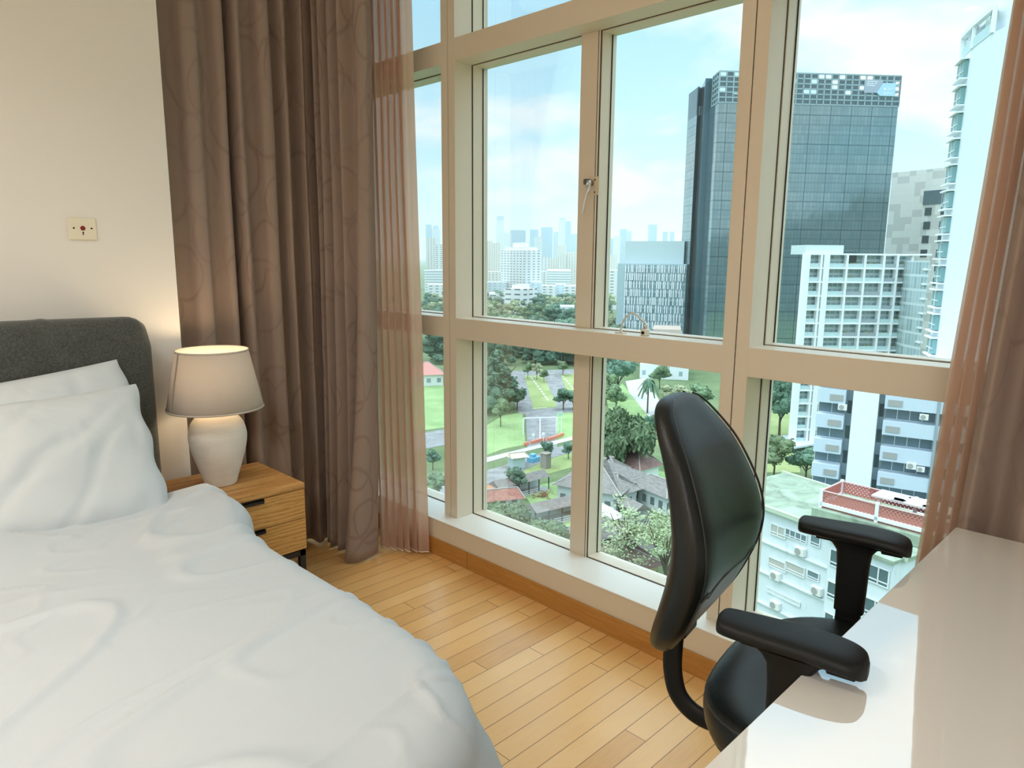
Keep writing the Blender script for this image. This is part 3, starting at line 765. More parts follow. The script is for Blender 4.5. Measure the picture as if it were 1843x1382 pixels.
# arms
def arm(s_):
    x = s_*.257
    pts = spline([(-.006, .108, 0, .012), (-.003, .102, .0, .030), (0, .080, .0, .037), (0, .03, .001, .0415), (0, -.03, .002, .044), (0, -.075, -.001, .043), (0, -.098, -.006, .034), (0, -.107, -.012, .014)], 5)
    def P(i, j):
        _, y, dz, hwd = pts[j]; a = 2*math.pi*i/24; c_, n_ = math.cos(a), math.sin(a)
        tz = .0145*(.55+.45*min(1, hwd/.03)) 
        return (x + hwd*math.copysign(abs(c_)**.7, c_), y, .7875 + dz + tz*math.copysign(abs(n_)**.8, n_))
    m = MB().grid(P, 24, len(pts)-1, close_u=True); n = len(pts)-1
    m.face([P(i, 0) for i in range(24)][::-1]).face([P(i, n) for i in range(24)])
    pad = m.build('armrest', M_black, ch, smooth=True)
    MB().box(x-.022, -.095, .764, x+.022, -.055, .778).box(x-.020, -.06, .768, x+.020, .07, .777).build('slide_plate', M_black, pad, bevel=.003)
    # flared post, upper sleeve and lower blade
    ps = [(.772, .058, .024), (.764, .044, .022), (.750, .034, .020), (.72, .031, .019), (.63, .029, .0185), (.618, .029, .0185)]
    def Q(i, j):
        z, hy, hx = ps[j]; a = 2*math.pi*i/24+math.pi/24; c_, n_ = math.cos(a), math.sin(a)
        return (x+s_*.002+hx*math.copysign(abs(c_)**.5, c_), -.004+hy*math.copysign(abs(n_)**.5, n_), z)
    u = MB().grid(Q, 24, len(ps)-1, close_u=True); u.face([Q(i, len(ps)-1) for i in range(24)]); po = u.build('arm_post', M_black, ch, smooth=True)
    MB().box(x-.012+s_*.004, -.027, .50, x+.012+s_*.004, .021, .63).build('inner_blade', M_black, po, bevel=.004)
    MB().tube(spline([(x+s_*.004, -.003, .515), (x+s_*.002, -.003, .47), (x-s_*.03, -.003, .452), (x-s_*.16, -.003, .455)], 5), .030, 12, .35).build('arm_bracket', M_black, ch, smooth=True)
arm(-1); arm(1)
MB().lathe([(0, .16), (.028, .16), (.028, .33), (.020, .332), (.020, .44), (0, .44)], n=20).build('gas_lift', M_black, ch, smooth=True)
MB().box(-.08, -.09, .42, .08, .10, .466).build('tilt_mechanism', M_black, ch, bevel=.008)
for q in range(5):
    a = 2*math.pi*q/5+.3; c_, s_ = math.cos(a), math.sin(a)
    lg = MB().tube([(.02*c_, .02*s_, .15), (.16*c_, .16*s_, .125), (.275*c_, .275*s_, .082)], [.030, .024, .017], 12, .8).build('base_leg', M_black, ch, smooth=True)
    cx, cy = .275*c_, .275*s_
    MB().tube([(cx-.012*s_, cy+.012*c_, .026), (cx-.024*s_, cy+.024*c_, .026)], .026, 18).tube([(cx+.012*s_, cy-.012*c_, .026), (cx+.024*s_, cy-.024*c_, .026)], .026, 18).tube([(cx-.012*s_, cy+.012*c_, .028), (cx+.012*s_, cy-.012*c_, .028)], .012, 10).tube([(cx, cy, .03), (cx, cy, .082)], .007, 8).build('caster', M_black, ch, smooth=True)

# ================================================================== OUTSIDE
GZ = -48.65                               # street level: the room is on a high floor
def ray(px, py): return _r*((px-921.5)/FPX) - _u*((py-691)/FPX) + _f
def A(px, py, D):                         # point seen at (px,py) at horizontal distance D
    d = ray(px, py); t = D/math.hypot(d.x, d.y); return Vector((d.x*t, d.y*t, EYE+d.z*t))
def G(px, py, z=None):                    # point seen at (px,py) on the level z
    z = GZ if z is None else z
    d = ray(px, py); t = (z-EYE)/d.z; return Vector((d.x*t, d.y*t, z))
def xy(v): return (v.x, v.y)

def fmat(name, wall, glass, cw, fh, wx=(.15,.85), wz=(.3,.75), rough=.6, vary=.25, wallvar=.06, metal_glass=0., stripe=None):
    """facade: a grid of windows in wall uv metres"""
    def fn(k, b):
        p = k.sep(uv_co(k)); U = k.m('DIVIDE', p[0], cw); V = k.m('DIVIDE', p[1], fh)
        fu, fv = k.m('FRACT', U), k.m('FRACT', V)
        inside = k.m('MULTIPLY', k.m('MULTIPLY', k.m('GREATER_THAN', fu, wx[0]), k.m('LESS_THAN', fu, wx[1])), k.m('MULTIPLY', k.m('GREATER_THAN', fv, wz[0]), k.m('LESS_THAN', fv, wz[1])))
        inside = k.m('MULTIPLY', inside, k.m('GREATER_THAN', p[1], 0.))
        rn = k.add('ShaderNodeTexWhiteNoise', noise_dimensions='2D'); k.put(rn.inputs['Vector'], k.comb(k.m('FLOOR', U), k.m('FLOOR', V)))
        g = k.mix(k.m('MULTIPLY', rn.outputs[0], vary), glass, tuple(min(1, c*1.0+.25) for c in glass))
        wn = k.noise(world_co(k), .4, 3)
        wl = k.mix(k.m('MULTIPLY', wn, wallvar*4), wall, tuple(c*.75 for c in wall))
        k.put(b.inputs['Base Color'], k.mix(inside, wl, g))
        k.put(b.inputs['Roughness'], k.m('SUBTRACT', rough, k.m('MULTIPLY', inside, rough-.15)))
    return mat(name, fn=fn, spec=.4)
M_conc = mat('white_render', (.80, .83, .84), .8, fn=lambda k, b: k.put(b.inputs['Base Color'], k.mix(k.ramp(k.noise(k.mapping(world_co(k), (1, 1, .25)), .9, 5, .6), (.45, (0,)*3), (.75, (.45,)*3)), (.80, .83, .84), (.52, .54, .52))))
M_bluewhite = mat('pale_blue_render', (.58, .67, .74), .8)
M_offwhite = mat('off_white_render', (.84, .87, .88), .8)
M_greyr = mat('grey_render', (.32, .38, .40), .8)
M_win = mat('blue_grey_window', (.10, .16, .18), .12, spec=.7)
M_wind = mat('dark_window', (.045, .075, .08), .15, spec=.6)
M_winframe = mat('white_window_frame', (.80, .83, .83), .5)
M_curt = mat('window_curtain_cloth', (.50, .49, .44), .9)

# ---- ground, lawns, roads
def _grass(c1, c2, sc_=.05):
    def fn(k, b):
        p = world_co(k); n = k.noise(p, sc_, 6, .62); n2 = k.noise(p, 1.2, 3)
        k.put(b.inputs['Base Color'], k.ramp(k.m('ADD', k.m('MULTIPLY', n, .7), k.m('MULTIPLY', n2, .3)), (.35, c1), (.65, c2)))
    return fn
M_ground = mat('rough_grass', rough=.95, spec=.1, fn=_grass((.10, .16, .07), (.22, .27, .14)))
M_lawn = mat('mown_lawn', rough=.95, spec=.1, fn=_grass((.22, .34, .14), (.36, .48, .22), .12))
M_lawn2 = mat('dry_lawn', rough=.95, spec=.1, fn=_grass((.24, .32, .12), (.38, .42, .20), .12))
M_asph = mat('grey_asphalt', rough=.9, spec=.2, fn=lambda k, b: k.put(b.inputs['Base Color'], k.ramp(k.noise(world_co(k), .35, 5, .6), (.3, (.20, .20, .20)), (.7, (.36, .36, .35)))))
M_path = mat('pale_concrete', (.52, .51, .48), .9)
structure(MB().box(-600, -1500, GZ-1, 7000, 7000, GZ).build('ground', M_ground))
def patch(name, pts, material, h, **kw):
    P = [xy(G(*p, z=GZ+h)) for p in pts]
    return structure(MB().prism(P, GZ-.2, GZ+h).build(name, material))
patch('lawn', [(868, 770), (905, 748), (940, 742), (946, 800), (905, 808), (868, 822)], M_lawn, .05)
patch('lawn', [(1001, 742), (1052, 742), (1052, 782), (1003, 792)], M_lawn, .05)
patch('lawn', [(1120, 690), (1132, 705), (1168, 748), (1150, 765), (1100, 752), (1092, 720)], M_lawn, .05)
patch('lawn', [(740, 690), (803, 690), (803, 768), (740, 778)], M_lawn, .05)
patch('lawn', [(905, 838), (935, 826), (1030, 812), (1040, 838), (985, 853), (935, 862)], M_lawn2, .05)
patch('lawn', [(935, 880), (1024, 862), (1040, 885), (960, 912)], M_lawn, .05)
patch('lawn', [(985, 935), (1060, 922), (1060, 985), (985, 985)], M_lawn, .05)
patch('lawn', [(1165, 782), (1200, 778), (1200, 800), (1172, 800)], M_lawn2, .05)
patch('lawn', [(1130, 838), (1200, 850), (1215, 890), (1150, 880)], M_lawn, .05)
patch('lawn', [(1380, 742), (1440, 740), (1440, 850), (1380, 850)], M_lawn2, .05)
patch('car_park', [(900, 668), (1045, 664), (1052, 742), (935, 745), (918, 708), (902, 690)], M_asph, .08)
patch('lawn', [(944, 676), (978, 674), (1003, 732), (960, 737)], M_lawn2, .14)
patch('lawn', [(1008, 674), (1040, 672), (1052, 712), (1024, 712)], M_lawn2, .14)
patch('road', [(740, 875), (868, 848), (905, 838), (1000, 806), (1060, 788), (1060, 806), (1000, 822), (950, 842), (906, 868), (868, 888), (740, 900)], M_asph, .10)
patch('road', [(946, 741), (1001, 741), (1003, 806), (949, 806)], M_asph, .12)
patch('road', [(1126, 686), (1162, 680), (1200, 742), (1188, 765), (1168, 750), (1132, 706)], M_path, .10)
patch('road', [(740, 782), (803, 772), (803, 800), (740, 812)], M_asph, .1)
patch('pavement', [(868, 825), (946, 806), (1060, 778), (1060, 784), (946, 812), (868, 834)], M_path, .14)
# painted bay lines of the car park
ln = MB()
for (a, b_, n) in (((957, 680), (988, 722), 9), ((1012, 676), (1046, 716), 9), ((958, 735), (985, 733), 6), ((950, 678), (976, 676), 6)):
    for q in range(n):
        p0 = G(a[0]+(b_[0]-a[0])*q/n, a[1]+(b_[1]-a[1])*q/n, GZ+.16); p1 = G(a[0]+(b_[0]-a[0])*(q+.55)/n, a[1]+(b_[1]-a[1])*(q+.55)/n, GZ+.16)
        ln.bar(p0, p1, .55, .03)
structure(ln.build('trim_3', M_white))

# ---- trees
def leafmat(name, c1, c2):
    def fn(k, b):
        oi = k.add('ShaderNodeObjectInfo'); n = k.noise(obj_co(k), .45, 4, .6)
        c = k.ramp(n, (.35, c1), (.65, c2)); hs = k.add('ShaderNodeHueSaturation'); k.put(hs.inputs['Color'], c)
        k.put(hs.inputs['Value'], k.m('ADD', .82, k.m('MULTIPLY', oi.outputs['Random'], .36))); k.put(hs.inputs['Hue'], k.m('ADD', .485, k.m('MULTIPLY', oi.outputs['Random'], .03)))
        k.put(b.inputs['Base Color'], hs.outputs[0])
    return mat(name, rough=.7, spec=.15, fn=fn)
M_leaf = leafmat('green_foliage', (.12, .19, .10), (.25, .34, .18))
M_leafd = leafmat('dark_foliage', (.085, .16, .11), (.17, .27, .17))
M_leafl = leafmat('light_foliage', (.30, .36, .20), (.46, .50, .32))
M_bark = mat('tree_bark', (.12, .09, .065), .9)
def blob(m, c, r, g, n, ls, sq=.8, droop=0.):
    """a clump of foliage: lumpy core and loose leaf tufts over it"""
    nu, nv = 10, 7; sd = g.uniform(0, 50)
    def P(i, j):
        a = 2*math.pi*i/nu; t = math.pi*j/nv; d = Vector((math.sin(t)*math.cos(a), math.sin(t)*math.sin(a), math.cos(t)))
        q = r*.80*(1+.28*noise.noise(d*1.9+Vector((sd, 0, 0)))); return (c[0]+d.x*q, c[1]+d.y*q, c[2]+d.z*q*sq)
    m.grid(P, nu, nv, close_u=True)
    for _ in range(n):
        z = g.uniform(-.75, 1); a = g.uniform(0, 2*math.pi); s_ = math.sqrt(1-z*z); d = Vector((s_*math.cos(a), s_*math.sin(a), z))
        q = r*g.uniform(.72, 1.08); p = Vector(c)+Vector((d.x*q, d.y*q, d.z*q*sq))
        t1 = Vector((g.gauss(0,1), g.gauss(0,1), g.gauss(0,.6))).normalized(); t2 = (d+Vector((g.gauss(0,.5), g.gauss(0,.5), g.gauss(0,.5)))).cross(t1).normalized()
        L = ls*g.uniform(.6, 1.3); dz = Vector((0, 0, -L*droop))
        m.face([p-t1*L*.5-t2*L*.28, p+t1*L*.5-t2*L*.3+dz, p+t1*L*.42+t2*L*.34+dz, p-t1*L*.45+t2*L*.3])
def crown_mesh(kind, seed, leafmul=1.):
    g = random.Random(seed); m = MB()       # unit tree: height 1, crown about .8 wide
    if kind == 'broad':
        for q in range(11):
            a = g.uniform(0, 6.28); rr = g.uniform(.05, .30); z = g.uniform(.50, .82)
            blob(m, (rr*math.cos(a), rr*math.sin(a), z), g.uniform(.13, .20), g, int(70*leafmul), .052/leafmul**.4)
    elif kind == 'full':
        for q in range(14):
            a = g.uniform(0, 6.28); rr = g.uniform(.05, .28); z = g.uniform(.14, .84)
            blob(m, (rr*math.cos(a), rr*math.sin(a), z), g.uniform(.13, .19), g, int(60*leafmul), .05)
    elif kind == 'cone':
        for q in range(14):
            t = q/13; z = .22+.72*t; rr = (1-t)*.20; a = q*2.4
            blob(m, (rr*math.cos(a), rr*math.sin(a), z), .06+.13*(1-t), g, int(55*leafmul), .05/leafmul**.4, 1.)
    elif kind == 'round':
        for q in range(8):
            a = g.uniform(0, 6.28); rr = g.uniform(.02, .17); blob(m, (rr*math.cos(a), rr*math.sin(a), g.uniform(.45, .80)), g.uniform(.14, .2), g, int(70*leafmul), .05/leafmul**.4)
    elif kind == 'willow':
        for q in range(16):
            a = g.uniform(0, 6.28); rr = g.uniform(.05, .33); z = .88-rr*.9+g.uniform(-.25, .05)
            blob(m, (rr*math.cos(a), rr*math.sin(a), z), g.uniform(.12, .19), g, 420, .050, 1.25, .9)
    elif kind == 'airy':
        for q in range(26):
            a = g.uniform(0, 6.28); rr = g.uniform(.05, .42); z = g.uniform(.55, .92)-rr*.25
            for _ in range(62):
                p = Vector((rr*math.cos(a)+g.gauss(0,.05), rr*math.sin(a)+g.gauss(0,.05), z+g.gauss(0,.03))); t1 = Vector((g.gauss(0,1), g.gauss(0,1), g.gauss(0,.5))).normalized(); t2 = Vector((g.gauss(0,.5), g.gauss(0,.5), 1)).cross(t1).normalized(); L = .026
                m.face([p-t1*L*.5-t2*L*.3, p+t1*L*.5-t2*L*.3, p+t1*L*.5+t2*L*.3, p-t1*L*.5+t2*L*.3])
    elif kind == 'palm':
        for q in range(26):
            a = 2*math.pi*q/26+g.uniform(-.1, .1); e = g.uniform(-.5, 1.1); L = .26; pts = []
            for s_ in range(7):
                t = s_/6; rr = L*t*math.cos(e*.8); z = .82+L*t*math.sin(e*.9)-.30*t*t; pts.append(Vector((rr*math.cos(a), rr*math.sin(a), z)))
            side = Vector((-math.sin(a), math.cos(a), 0))
            for s_ in range(6):
                wd = .045*(1-abs(s_/6-.4)); wd2 = .045*(1-abs((s_+1)/6-.4))
                m.face([pts[s_]-side*wd-Vector((0,0,.02)), pts[s_+1]-side*wd2-Vector((0,0,.02)), pts[s_+1], pts[s_]]); m.face([pts[s_], pts[s_+1], pts[s_+1]+side*wd2-Vector((0,0,.02)), pts[s_]+side*wd-Vector((0,0,.02))])
    return m
def trunk_mesh(kind, seed):
    g = random.Random(seed); m = MB()
    if kind == 'palm': m.tube([(0,0,0), (.005,0,.4), (0,0,.83)], [.022, .017, .02], 8); return m
    m.tube([(0,0,0), (.01,.005,.3), (.0,.0,.6)], [.022, .016, .008], 7)
    nb = 9 if kind == 'airy' else 4
    for q in range(nb):
        a = 2*math.pi*q/nb+g.uniform(-.3, .3); rr = g.uniform(.15, .30)
        m.tube([(0,0,g.uniform(.25,.42)), (rr*.5*math.cos(a), rr*.5*math.sin(a), .52), (rr*math.cos(a), rr*math.sin(a), .74)], [.012, .008, .004], 5)
    return m
TREES = {}
def tree_proto(key, kind, leaf, seed, mul=1.):
    a = crown_mesh(kind, seed, mul).build('crown', leaf); b_ = trunk_mesh(kind, seed+1).build('trunk', M_bark)
    TREES[key] = (a.data, b_.data); bpy.data.objects.remove(a); bpy.data.objects.remove(b_)
for key, kind, leaf, seed, mul in (('broad1','broad',M_leaf,1,1), ('broad2','broad',M_leafd,2,1), ('broad3','broad',M_leafl,3,1), ('full1','full',M_leafd,31,1), ('full2','full',M_leaf,32,1), ('big','broad',M_leaf,4,3.2), ('cone','cone',M_leafd,5,1.3), ('round','round',M_leafd,6,1.2), ('willow','willow',M_leaf,7,1), ('airy','airy',M_leafl,8,1), ('palm','palm',M_leafd,9,1)):
    tree_proto(key, kind, leaf, seed, mul)
def tree(key, pos, h, wscale, label, name='tree', group=None, cat='tree'):
    r = bpy.data.objects.new(name, None); col.objects.link(r); r.location = pos; r.rotation_euler = (0, 0, rnd.uniform(0, 6.28)); r.scale = (h*wscale, h*wscale, h)
    tag(r, label, cat, group)
    for nm, d in zip(('crown', 'trunk'), TREES[key]):
        c = bpy.data.objects.new(nm, d); col.objects.link(c); c.parent = r
    return r
def ptree(key, bx, by, ty, wpx, label, name='tree', z=None, cat='tree'):
    p = G(bx, by, z); dep = (p-Vector((0,0,EYE))).dot(_f)
    hd = math.hypot(p.x, p.y); top = A(bx, ty, hd).z; h = max(2., top-p.z); wm = wpx*dep/FPX
    base = {'cone': .60, 'round': .62, 'willow': .90, 'palm': .5, 'airy': .95}.get(key, .85)
    return tree(key, p, h, wm/(base*h), label, name, cat=cat)
for t in (
    ('cone', 893, 728, 632, 84, 'tallest cone-shaped tree on the lawn left of the car park'),
    ('cone', 908, 738, 662, 70, 'second cone-shaped tree, just right of the tallest one'),
    ('cone', 876, 742, 650, 60, 'cone-shaped tree half hidden by the left window frame'),
    ('round', 931, 738, 692, 36, 'small dark pointed tree at the left edge of the car park'),
    ('broad1', 901, 768, 714, 44, 'pale-trunked round tree standing alone on the bright lawn'),
    ('round', 1014, 738, 695, 38, 'round dark tree at the lower right of the car park'),
    ('round', 1032, 738, 699, 38, 'dark tree behind the middle mullion beside the car park'),
    ('broad1', 950, 682, 650, 22, 'leftmost small tree on the car park island'),
    ('broad3', 966, 684, 652, 24, 'middle small tree on the car park island'),
    ('broad1', 979, 688, 664, 18, 'lowest small tree on the car park island'),
    ('broad1', 1013, 676, 648, 30, 'tree on the far right edge of the car park'),
    ('round', 984, 838, 789, 24, 'dark conifer beside the road below the orange barriers'),
    ('round', 1023, 826, 793, 26, 'dark tree at the roadside right of the conifer'),
    ('broad2', 930, 893, 836, 44, 'dark bushy tree in front of the long covered walkway'),
    ('willow', 1120, 858, 722, 118, 'large weeping green tree right of the middle mullion'),
    ('broad2', 1112, 716, 634, 74, 'tall dark-trunked rain tree at the top of the right pane'),
    ('broad1', 1090, 730, 668, 46, 'tree left below the tall rain tree'),
    ('broad1', 1108, 745, 690, 44, 'slim tree between the rain tree and the weeping tree'),
    ('palm', 1165, 744, 672, 38, 'palm tree beside the pale road'),
    ('broad1', 1187, 700, 654, 40, 'round tree in front of the white building by the palm'),
    ('broad3', 1212, 745, 690, 60, 'yellow-green tree just left of the chair top'),
    ('broad1', 1262, 742, 690, 60, 'light tree above the chair back beside the glass tower'),
    ('broad2', 1178, 790, 742, 46, 'shrubby tree left of the chair back'),
    ('broad1', 1215, 812, 760, 44, 'tree hidden partly by the chair back above the red roof'),
    ('big', 905, 1015, 892, 130, 'broad tree canopy at the bottom of the left pane'),
    ('big', 975, 1030, 925, 120, 'second broad canopy at the bottom of the left pane, lower right'),
    ('airy', 1130, 1050, 885, 170, 'airy light tree in front of the grey roofs'),
    ('airy', 1195, 1080, 905, 150, 'airy branching tree beside the chair back'),
    ('airy', 1110, 1085, 965, 120, 'thin-leaved tree at the bottom of the right pane'),
    ('broad1', 784, 905, 850, 60, 'flowering bush at the bottom of the narrow left pane'),
    ('broad2', 779, 846, 806, 34, 'dark bush beside the road in the narrow left pane'),
    ('broad2', 1402, 790, 668, 96, 'tall dark tree left of the white flats'),
    ('broad1', 1392, 862, 780, 80, 'tree above the green roof, beside the window frame'),
    ('broad2', 1450, 868, 800, 84, 'spreading tree between the green roof and the white flats'),
): ptree(*t)
# the woodland beyond the car park: canopies that nothing tells apart
g = random.Random(21); cnt = 0
def in_view(p):
    d = p-Vector((0,0,EYE)); z = d.dot(_f); x = 921.5+FPX*d.dot(_r)/z
    return x
for D in (335, 350, 368, 388, 410, 435, 462, 492, 525, 562, 604, 650, 700):
    px = 752
    while px < 1225:
        px += (11.5/D)*FPX*g.uniform(.75, 1.35)
        if 800 < px < 862 and g.random() < .6: continue
        if px > 1100 and D > 440: continue
        if px > 1118 and D < 420: continue
        p = A(px, 560, D+g.uniform(-8, 8)); p.z = GZ
        h = g.uniform(13, 20)*(1.15 if D < 360 else 1.)
        tree(g.choice(['full1', 'full1', 'full2', 'broad3'] if D > 360 else ['full1']), p, h, g.uniform(.85, 1.25), 'green tree in the dense woodland beyond the car park', group='woodland trees beyond the car park'); cnt += 1
print('woodland', cnt)

# ---- generic block
def block(name, label, cat, edges, D, top, material, z0=None, depth=20., group=None, rot=0., roofmat=None, parts=None):
    """edges: left and right pixel at row top; D distance to the left edge (or a pair)"""
    D2 = D if not hasattr(D, '__len__') else D[1]; D1 = D if not hasattr(D, '__len__') else D[0]
    a = A(edges[0], top, D1); zt = a.z; b_ = A(edges[1], top, D2)
    d = (b_-a); d.z = 0; n = Vector((-d.y, d.x, 0)).normalized()
    if n.dot(Vector((a.x, a.y, 0))) < 0: n = -n
    c = b_+n*depth; e = a+n*depth; pts = [xy(a), xy(b_), xy(c), xy(e)]
    m = MB().prism(pts, GZ if z0 is None else z0, zt)
    o = m.build(name, material); tag(o, label, cat, group)
    if parts:
        roof = MB(); ctr = ((a+b_+c+e)/4)
        for fx, hh in parts:
            s1 = [(ctr.x+(p[0]-ctr.x)*fx, ctr.y+(p[1]-ctr.y)*fx) for p in pts]; roof.prism(s1, zt, zt+hh)
        roof.build('roof_structure', roofmat or M_offwhite, o)
    return o, a, b_, zt
F_sky1 = fmat('blue_tower_glass', (.28, .50, .62), (.18, .38, .52), 9, 8, (.1, .9), (.2, .8), .4, .2)
F_sky2 = fmat('pale_tower_cladding', (.60, .66, .70), (.42, .52, .58), 8, 9, (.2, .8), (.25, .7), .5, .2)
F_sky3 = fmat('deep_blue_tower_glass', (.14, .40, .56), (.10, .32, .48), 12, 7, (.08, .92), (.12, .9), .4, .2)
F_hdb = fmat('white_housing_block', (.80, .81, .80), (.22, .26, .28), 6.5, 2.9, (.22, .72), (.25, .62), .7, .4)
F_hdb2 = fmat('cream_housing_block', (.78, .75, .70), (.34, .36, .38), 4.5, 2.9, (.30, .62), (.2, .8), .7, .3)
F_hdb3 = fmat('white_slab_bands', (.82, .84, .84), (.34, .42, .46), 40, 3.2, (.02, .98), (.35, .72), .7, .3)
F_blue = fmat('pale_blue_housing', (.66, .78, .86), (.40, .46, .52), 6, 3, (.25, .6), (.3, .65), .7, .3)
F_off = fmat('white_office', (.84, .86, .86), (.07, .12, .15), 9, 4.2, (.10, .72), (.38, .66), .6, .2)
D0 = 4300
for e in (
    ((893, 907), 397, F_sky2, 1.0, 'tall pale skyline tower, leftmost above the woodland', [(.9, 26)]),
    ((907, 920), 419, F_sky2, .93, 'shorter pale skyline tower beside the leftmost tall one', None),
    ((918, 946), 414, F_sky3, 1.02, 'widest blue glass skyline tower', None),
    ((942, 957), 436, F_sky1, .97, 'low blue skyline block right of the widest blue tower', None),
    ((954, 969), 413, F_sky3, .98, 'blue skyline tower with a slanted top behind the slim white tower', None),
    ((974, 995), 409, F_sky3, 1.0, 'broad blue skyline tower with a slightly pointed left corner', None),
    ((996, 1005), 417, F_sky1, 1.04, 'small blue skyline tower left of the tallest one', None),
    ((1006, 1018), 396, F_sky2, .96, 'tallest pale skyline tower near the middle mullion', [(.85, 12)]),
    ((1018, 1028), 398, F_sky3, 1.05, 'blue skyline tower just behind the tallest pale one', None),
    ((1019, 1040), 421, F_sky1, .98, 'low wide blue skyline block beside the middle mullion', None),
    ((1092, 1105), 429, F_sky3, 1., 'low blue skyline block right of the mullion', None),
    ((1104, 1117), 424, F_sky2, .98, 'pale skyline tower right of the mullion', None),
    ((1116, 1128), 412, F_sky3, 1., 'twin blue skyline tower, the taller left half', None),
    ((1126, 1137), 416, F_sky1, 1.03, 'twin blue skyline tower, the shorter right half', None),
    ((1167, 1183), 404, F_sky3, .98, 'flat-topped blue skyline tower above the grey louvred office', None),
    ((1193, 1202), 417, F_sky3, 1., 'slim dark skyline tower, first of a pair', None),
    ((1206, 1214), 417, F_sky3, 1., 'slim dark skyline tower, second of a pair by the glass tower', None),
    ((766, 777), 404, F_sky3, 1., 'blue skyline tower in the narrow left pane', None),
    ((776, 792), 412, F_sky2, 1.02, 'pale skyline tower in the narrow left pane', [(.6, 20)]),
): block('skyline_tower', e[4], 'skyscraper', e[0], D0*e[3], e[1], e[2], depth=60, parts=e[5], roofmat=F_sky1)
for e in (
    ((868, 886), 433, 1500, F_hdb2, 'cream housing tower at the left edge of the pane, farther one'),
    ((884, 901), 437, 1450, F_hdb2, 'cream housing tower behind the big white block, on its left'),
    ((962, 976), 426, 1900, F_hdb3, 'slim white tower standing before the blue skyline'),
    ((1002, 1019), 441, 1800, F_hdb2, 'stepped cream tower below the tallest skyline tower'),
    ((952, 974), 462, 1400, F_hdb2, 'cream slab block below the slim white tower'),
    ((973, 986), 463, 1350, F_hdb, 'narrow white slab between two cream slabs'),
    ((986, 1003), 464, 1300, F_hdb2, 'cream slab block left of the stepped tower'),
    ((1003, 1020), 458, 1250, F_hdb2, 'cream slab under the stepped tower'),
    ((1019, 1040), 453, 1280, F_hdb2, 'cream slab block beside the middle mullion'),
    ((943, 958), 459, 1600, F_sky3, 'teal office block beside the big white block'),
    ((868, 877), 450, 800, F_hdb, 'white housing block cut by the left window frame'),
    ((1084, 1110), 458, 1500, F_hdb2, 'cream low tower right of the mullion, farther one'),
    ((768, 784), 428, 1100, F_hdb2, 'cream housing tower in the narrow left pane'),
    ((782, 800), 440, 1050, F_hdb, 'white housing tower beside the left window column'),
    ((764, 800), 486, 900, F_hdb3, 'banded white slab in the narrow left pane'),
    ((770, 800), 512, 760, F_hdb, 'low white block above the trees in the narrow left pane'),
    ((878, 903), 489, 900, F_hdb2, 'low cream block in front of the cream towers'),
    ((942, 985), 488, 1000, F_hdb2, 'distant low cream block right of the big white block'),
    ((868, 912), 508, 820, F_blue, 'low pale blue block at the left of the pane'),
    ((940, 957), 512, 800, F_hdb3, 'low banded white block beside the big white block'),
    ((955, 976), 508, 790, F_blue, 'low pale blue housing block, leftmost of the blue ones'),
    ((975, 1000), 514, 760, F_hdb, 'low white housing block between pale blue ones'),
    ((1000, 1018), 512, 780, F_blue, 'low pale blue housing block, rightmost of the blue ones'),
    ((1015, 1040), 514, 740, F_hdb, 'low white housing block beside the middle mullion'),
    ((880, 908), 528, 650, F_off, 'low white school wing left of the stepped office'),
    ((1084, 1112), 486, 700, F_hdb, 'white housing block left of the grey louvred office'),
): block('housing_block', e[4], 'building', e[0], e[2], e[1], e[3], depth=26)
block('housing_block', 'big white housing block with rows of dark windows', 'building', ((901, 943)), (840, 800), 451, F_hdb, depth=24, parts=[(.8, 4), (.4, 9)], roofmat=M_offwhite)
block('banded_office', 'long low white building with horizontal window bands', 'building', (983, 1028), 950, 488, F_hdb3, depth=40, parts=[(.9, 2)])
o, a, b_, zt = block('stepped_office', 'white office with dark strip windows rising out of the trees', 'building', (908, 942), (600, 590), 519, F_off, depth=22, parts=[(.55, 3.)])
block('small_house', 'small white square building half hidden by trees near the mullion', 'building', (1008, 1034), 470, 551, fmat('small_white_walls', (.86, .87, .86), (.20, .28, .30), 5, 3.6, (.3, .6), (.3, .7)), depth=14)
# grey louvred office: body, plant room, projecting white fins
o, a, b_, zt = block('louvred_office', 'grey green office with white vertical fins left of the glass tower', 'office building', (1112, 1236), (380, 372), 474, mat('grey_green_panel', (.40, .52, .54), .6), depth=40)
d = (b_-a); d.z = 0; L = d.length; d.normalize(); nrm = Vector((d.y, -d.x, 0)); nrm = nrm if nrm.dot(a) < 0 else -nrm
s0 = .115*L
gm = MB(); q0 = a+d*s0+nrm*.15; q1 = b_+nrm*.15
gm.face([(q0.x, q0.y, GZ), (q1.x, q1.y, GZ), (q1.x, q1.y, zt-.6), (q0.x, q0.y, zt-.6)], [(0,0), (L-s0,0), (L-s0, zt-.6-GZ), (0, zt-.6-GZ)])
gm.build('window_wall', fmat('office_window_wall', (.36, .47, .49), (.17, .27, .29), 2.9, 4.1, (.06, .94), (.10, .88), .4, .5), o)
gg = random.Random(5); nf = 0
fh = 4.1; nfl = int((zt-.6-GZ)/fh)
for fl in range(nfl):
    fm = MB(); s = s0+.4; z1 = zt-.6-fl*fh
    if z1 < -42: break
    while s < L-.3:
        p = a+d*s+nrm*.45; fm.obox((p.x, p.y, z1-fh/2+.1), .48, .8, fh-.35, d); s += gg.choice([.8, 1.1, 1.5, 2.1])
    fm.build('fin_row', M_offwhite, o); nf += 1
up = [xy(A(1126, 440, 384)), xy(A(1232, 440, 378)), xy(A(1232, 440, 410)), xy(A(1126, 440, 410))]
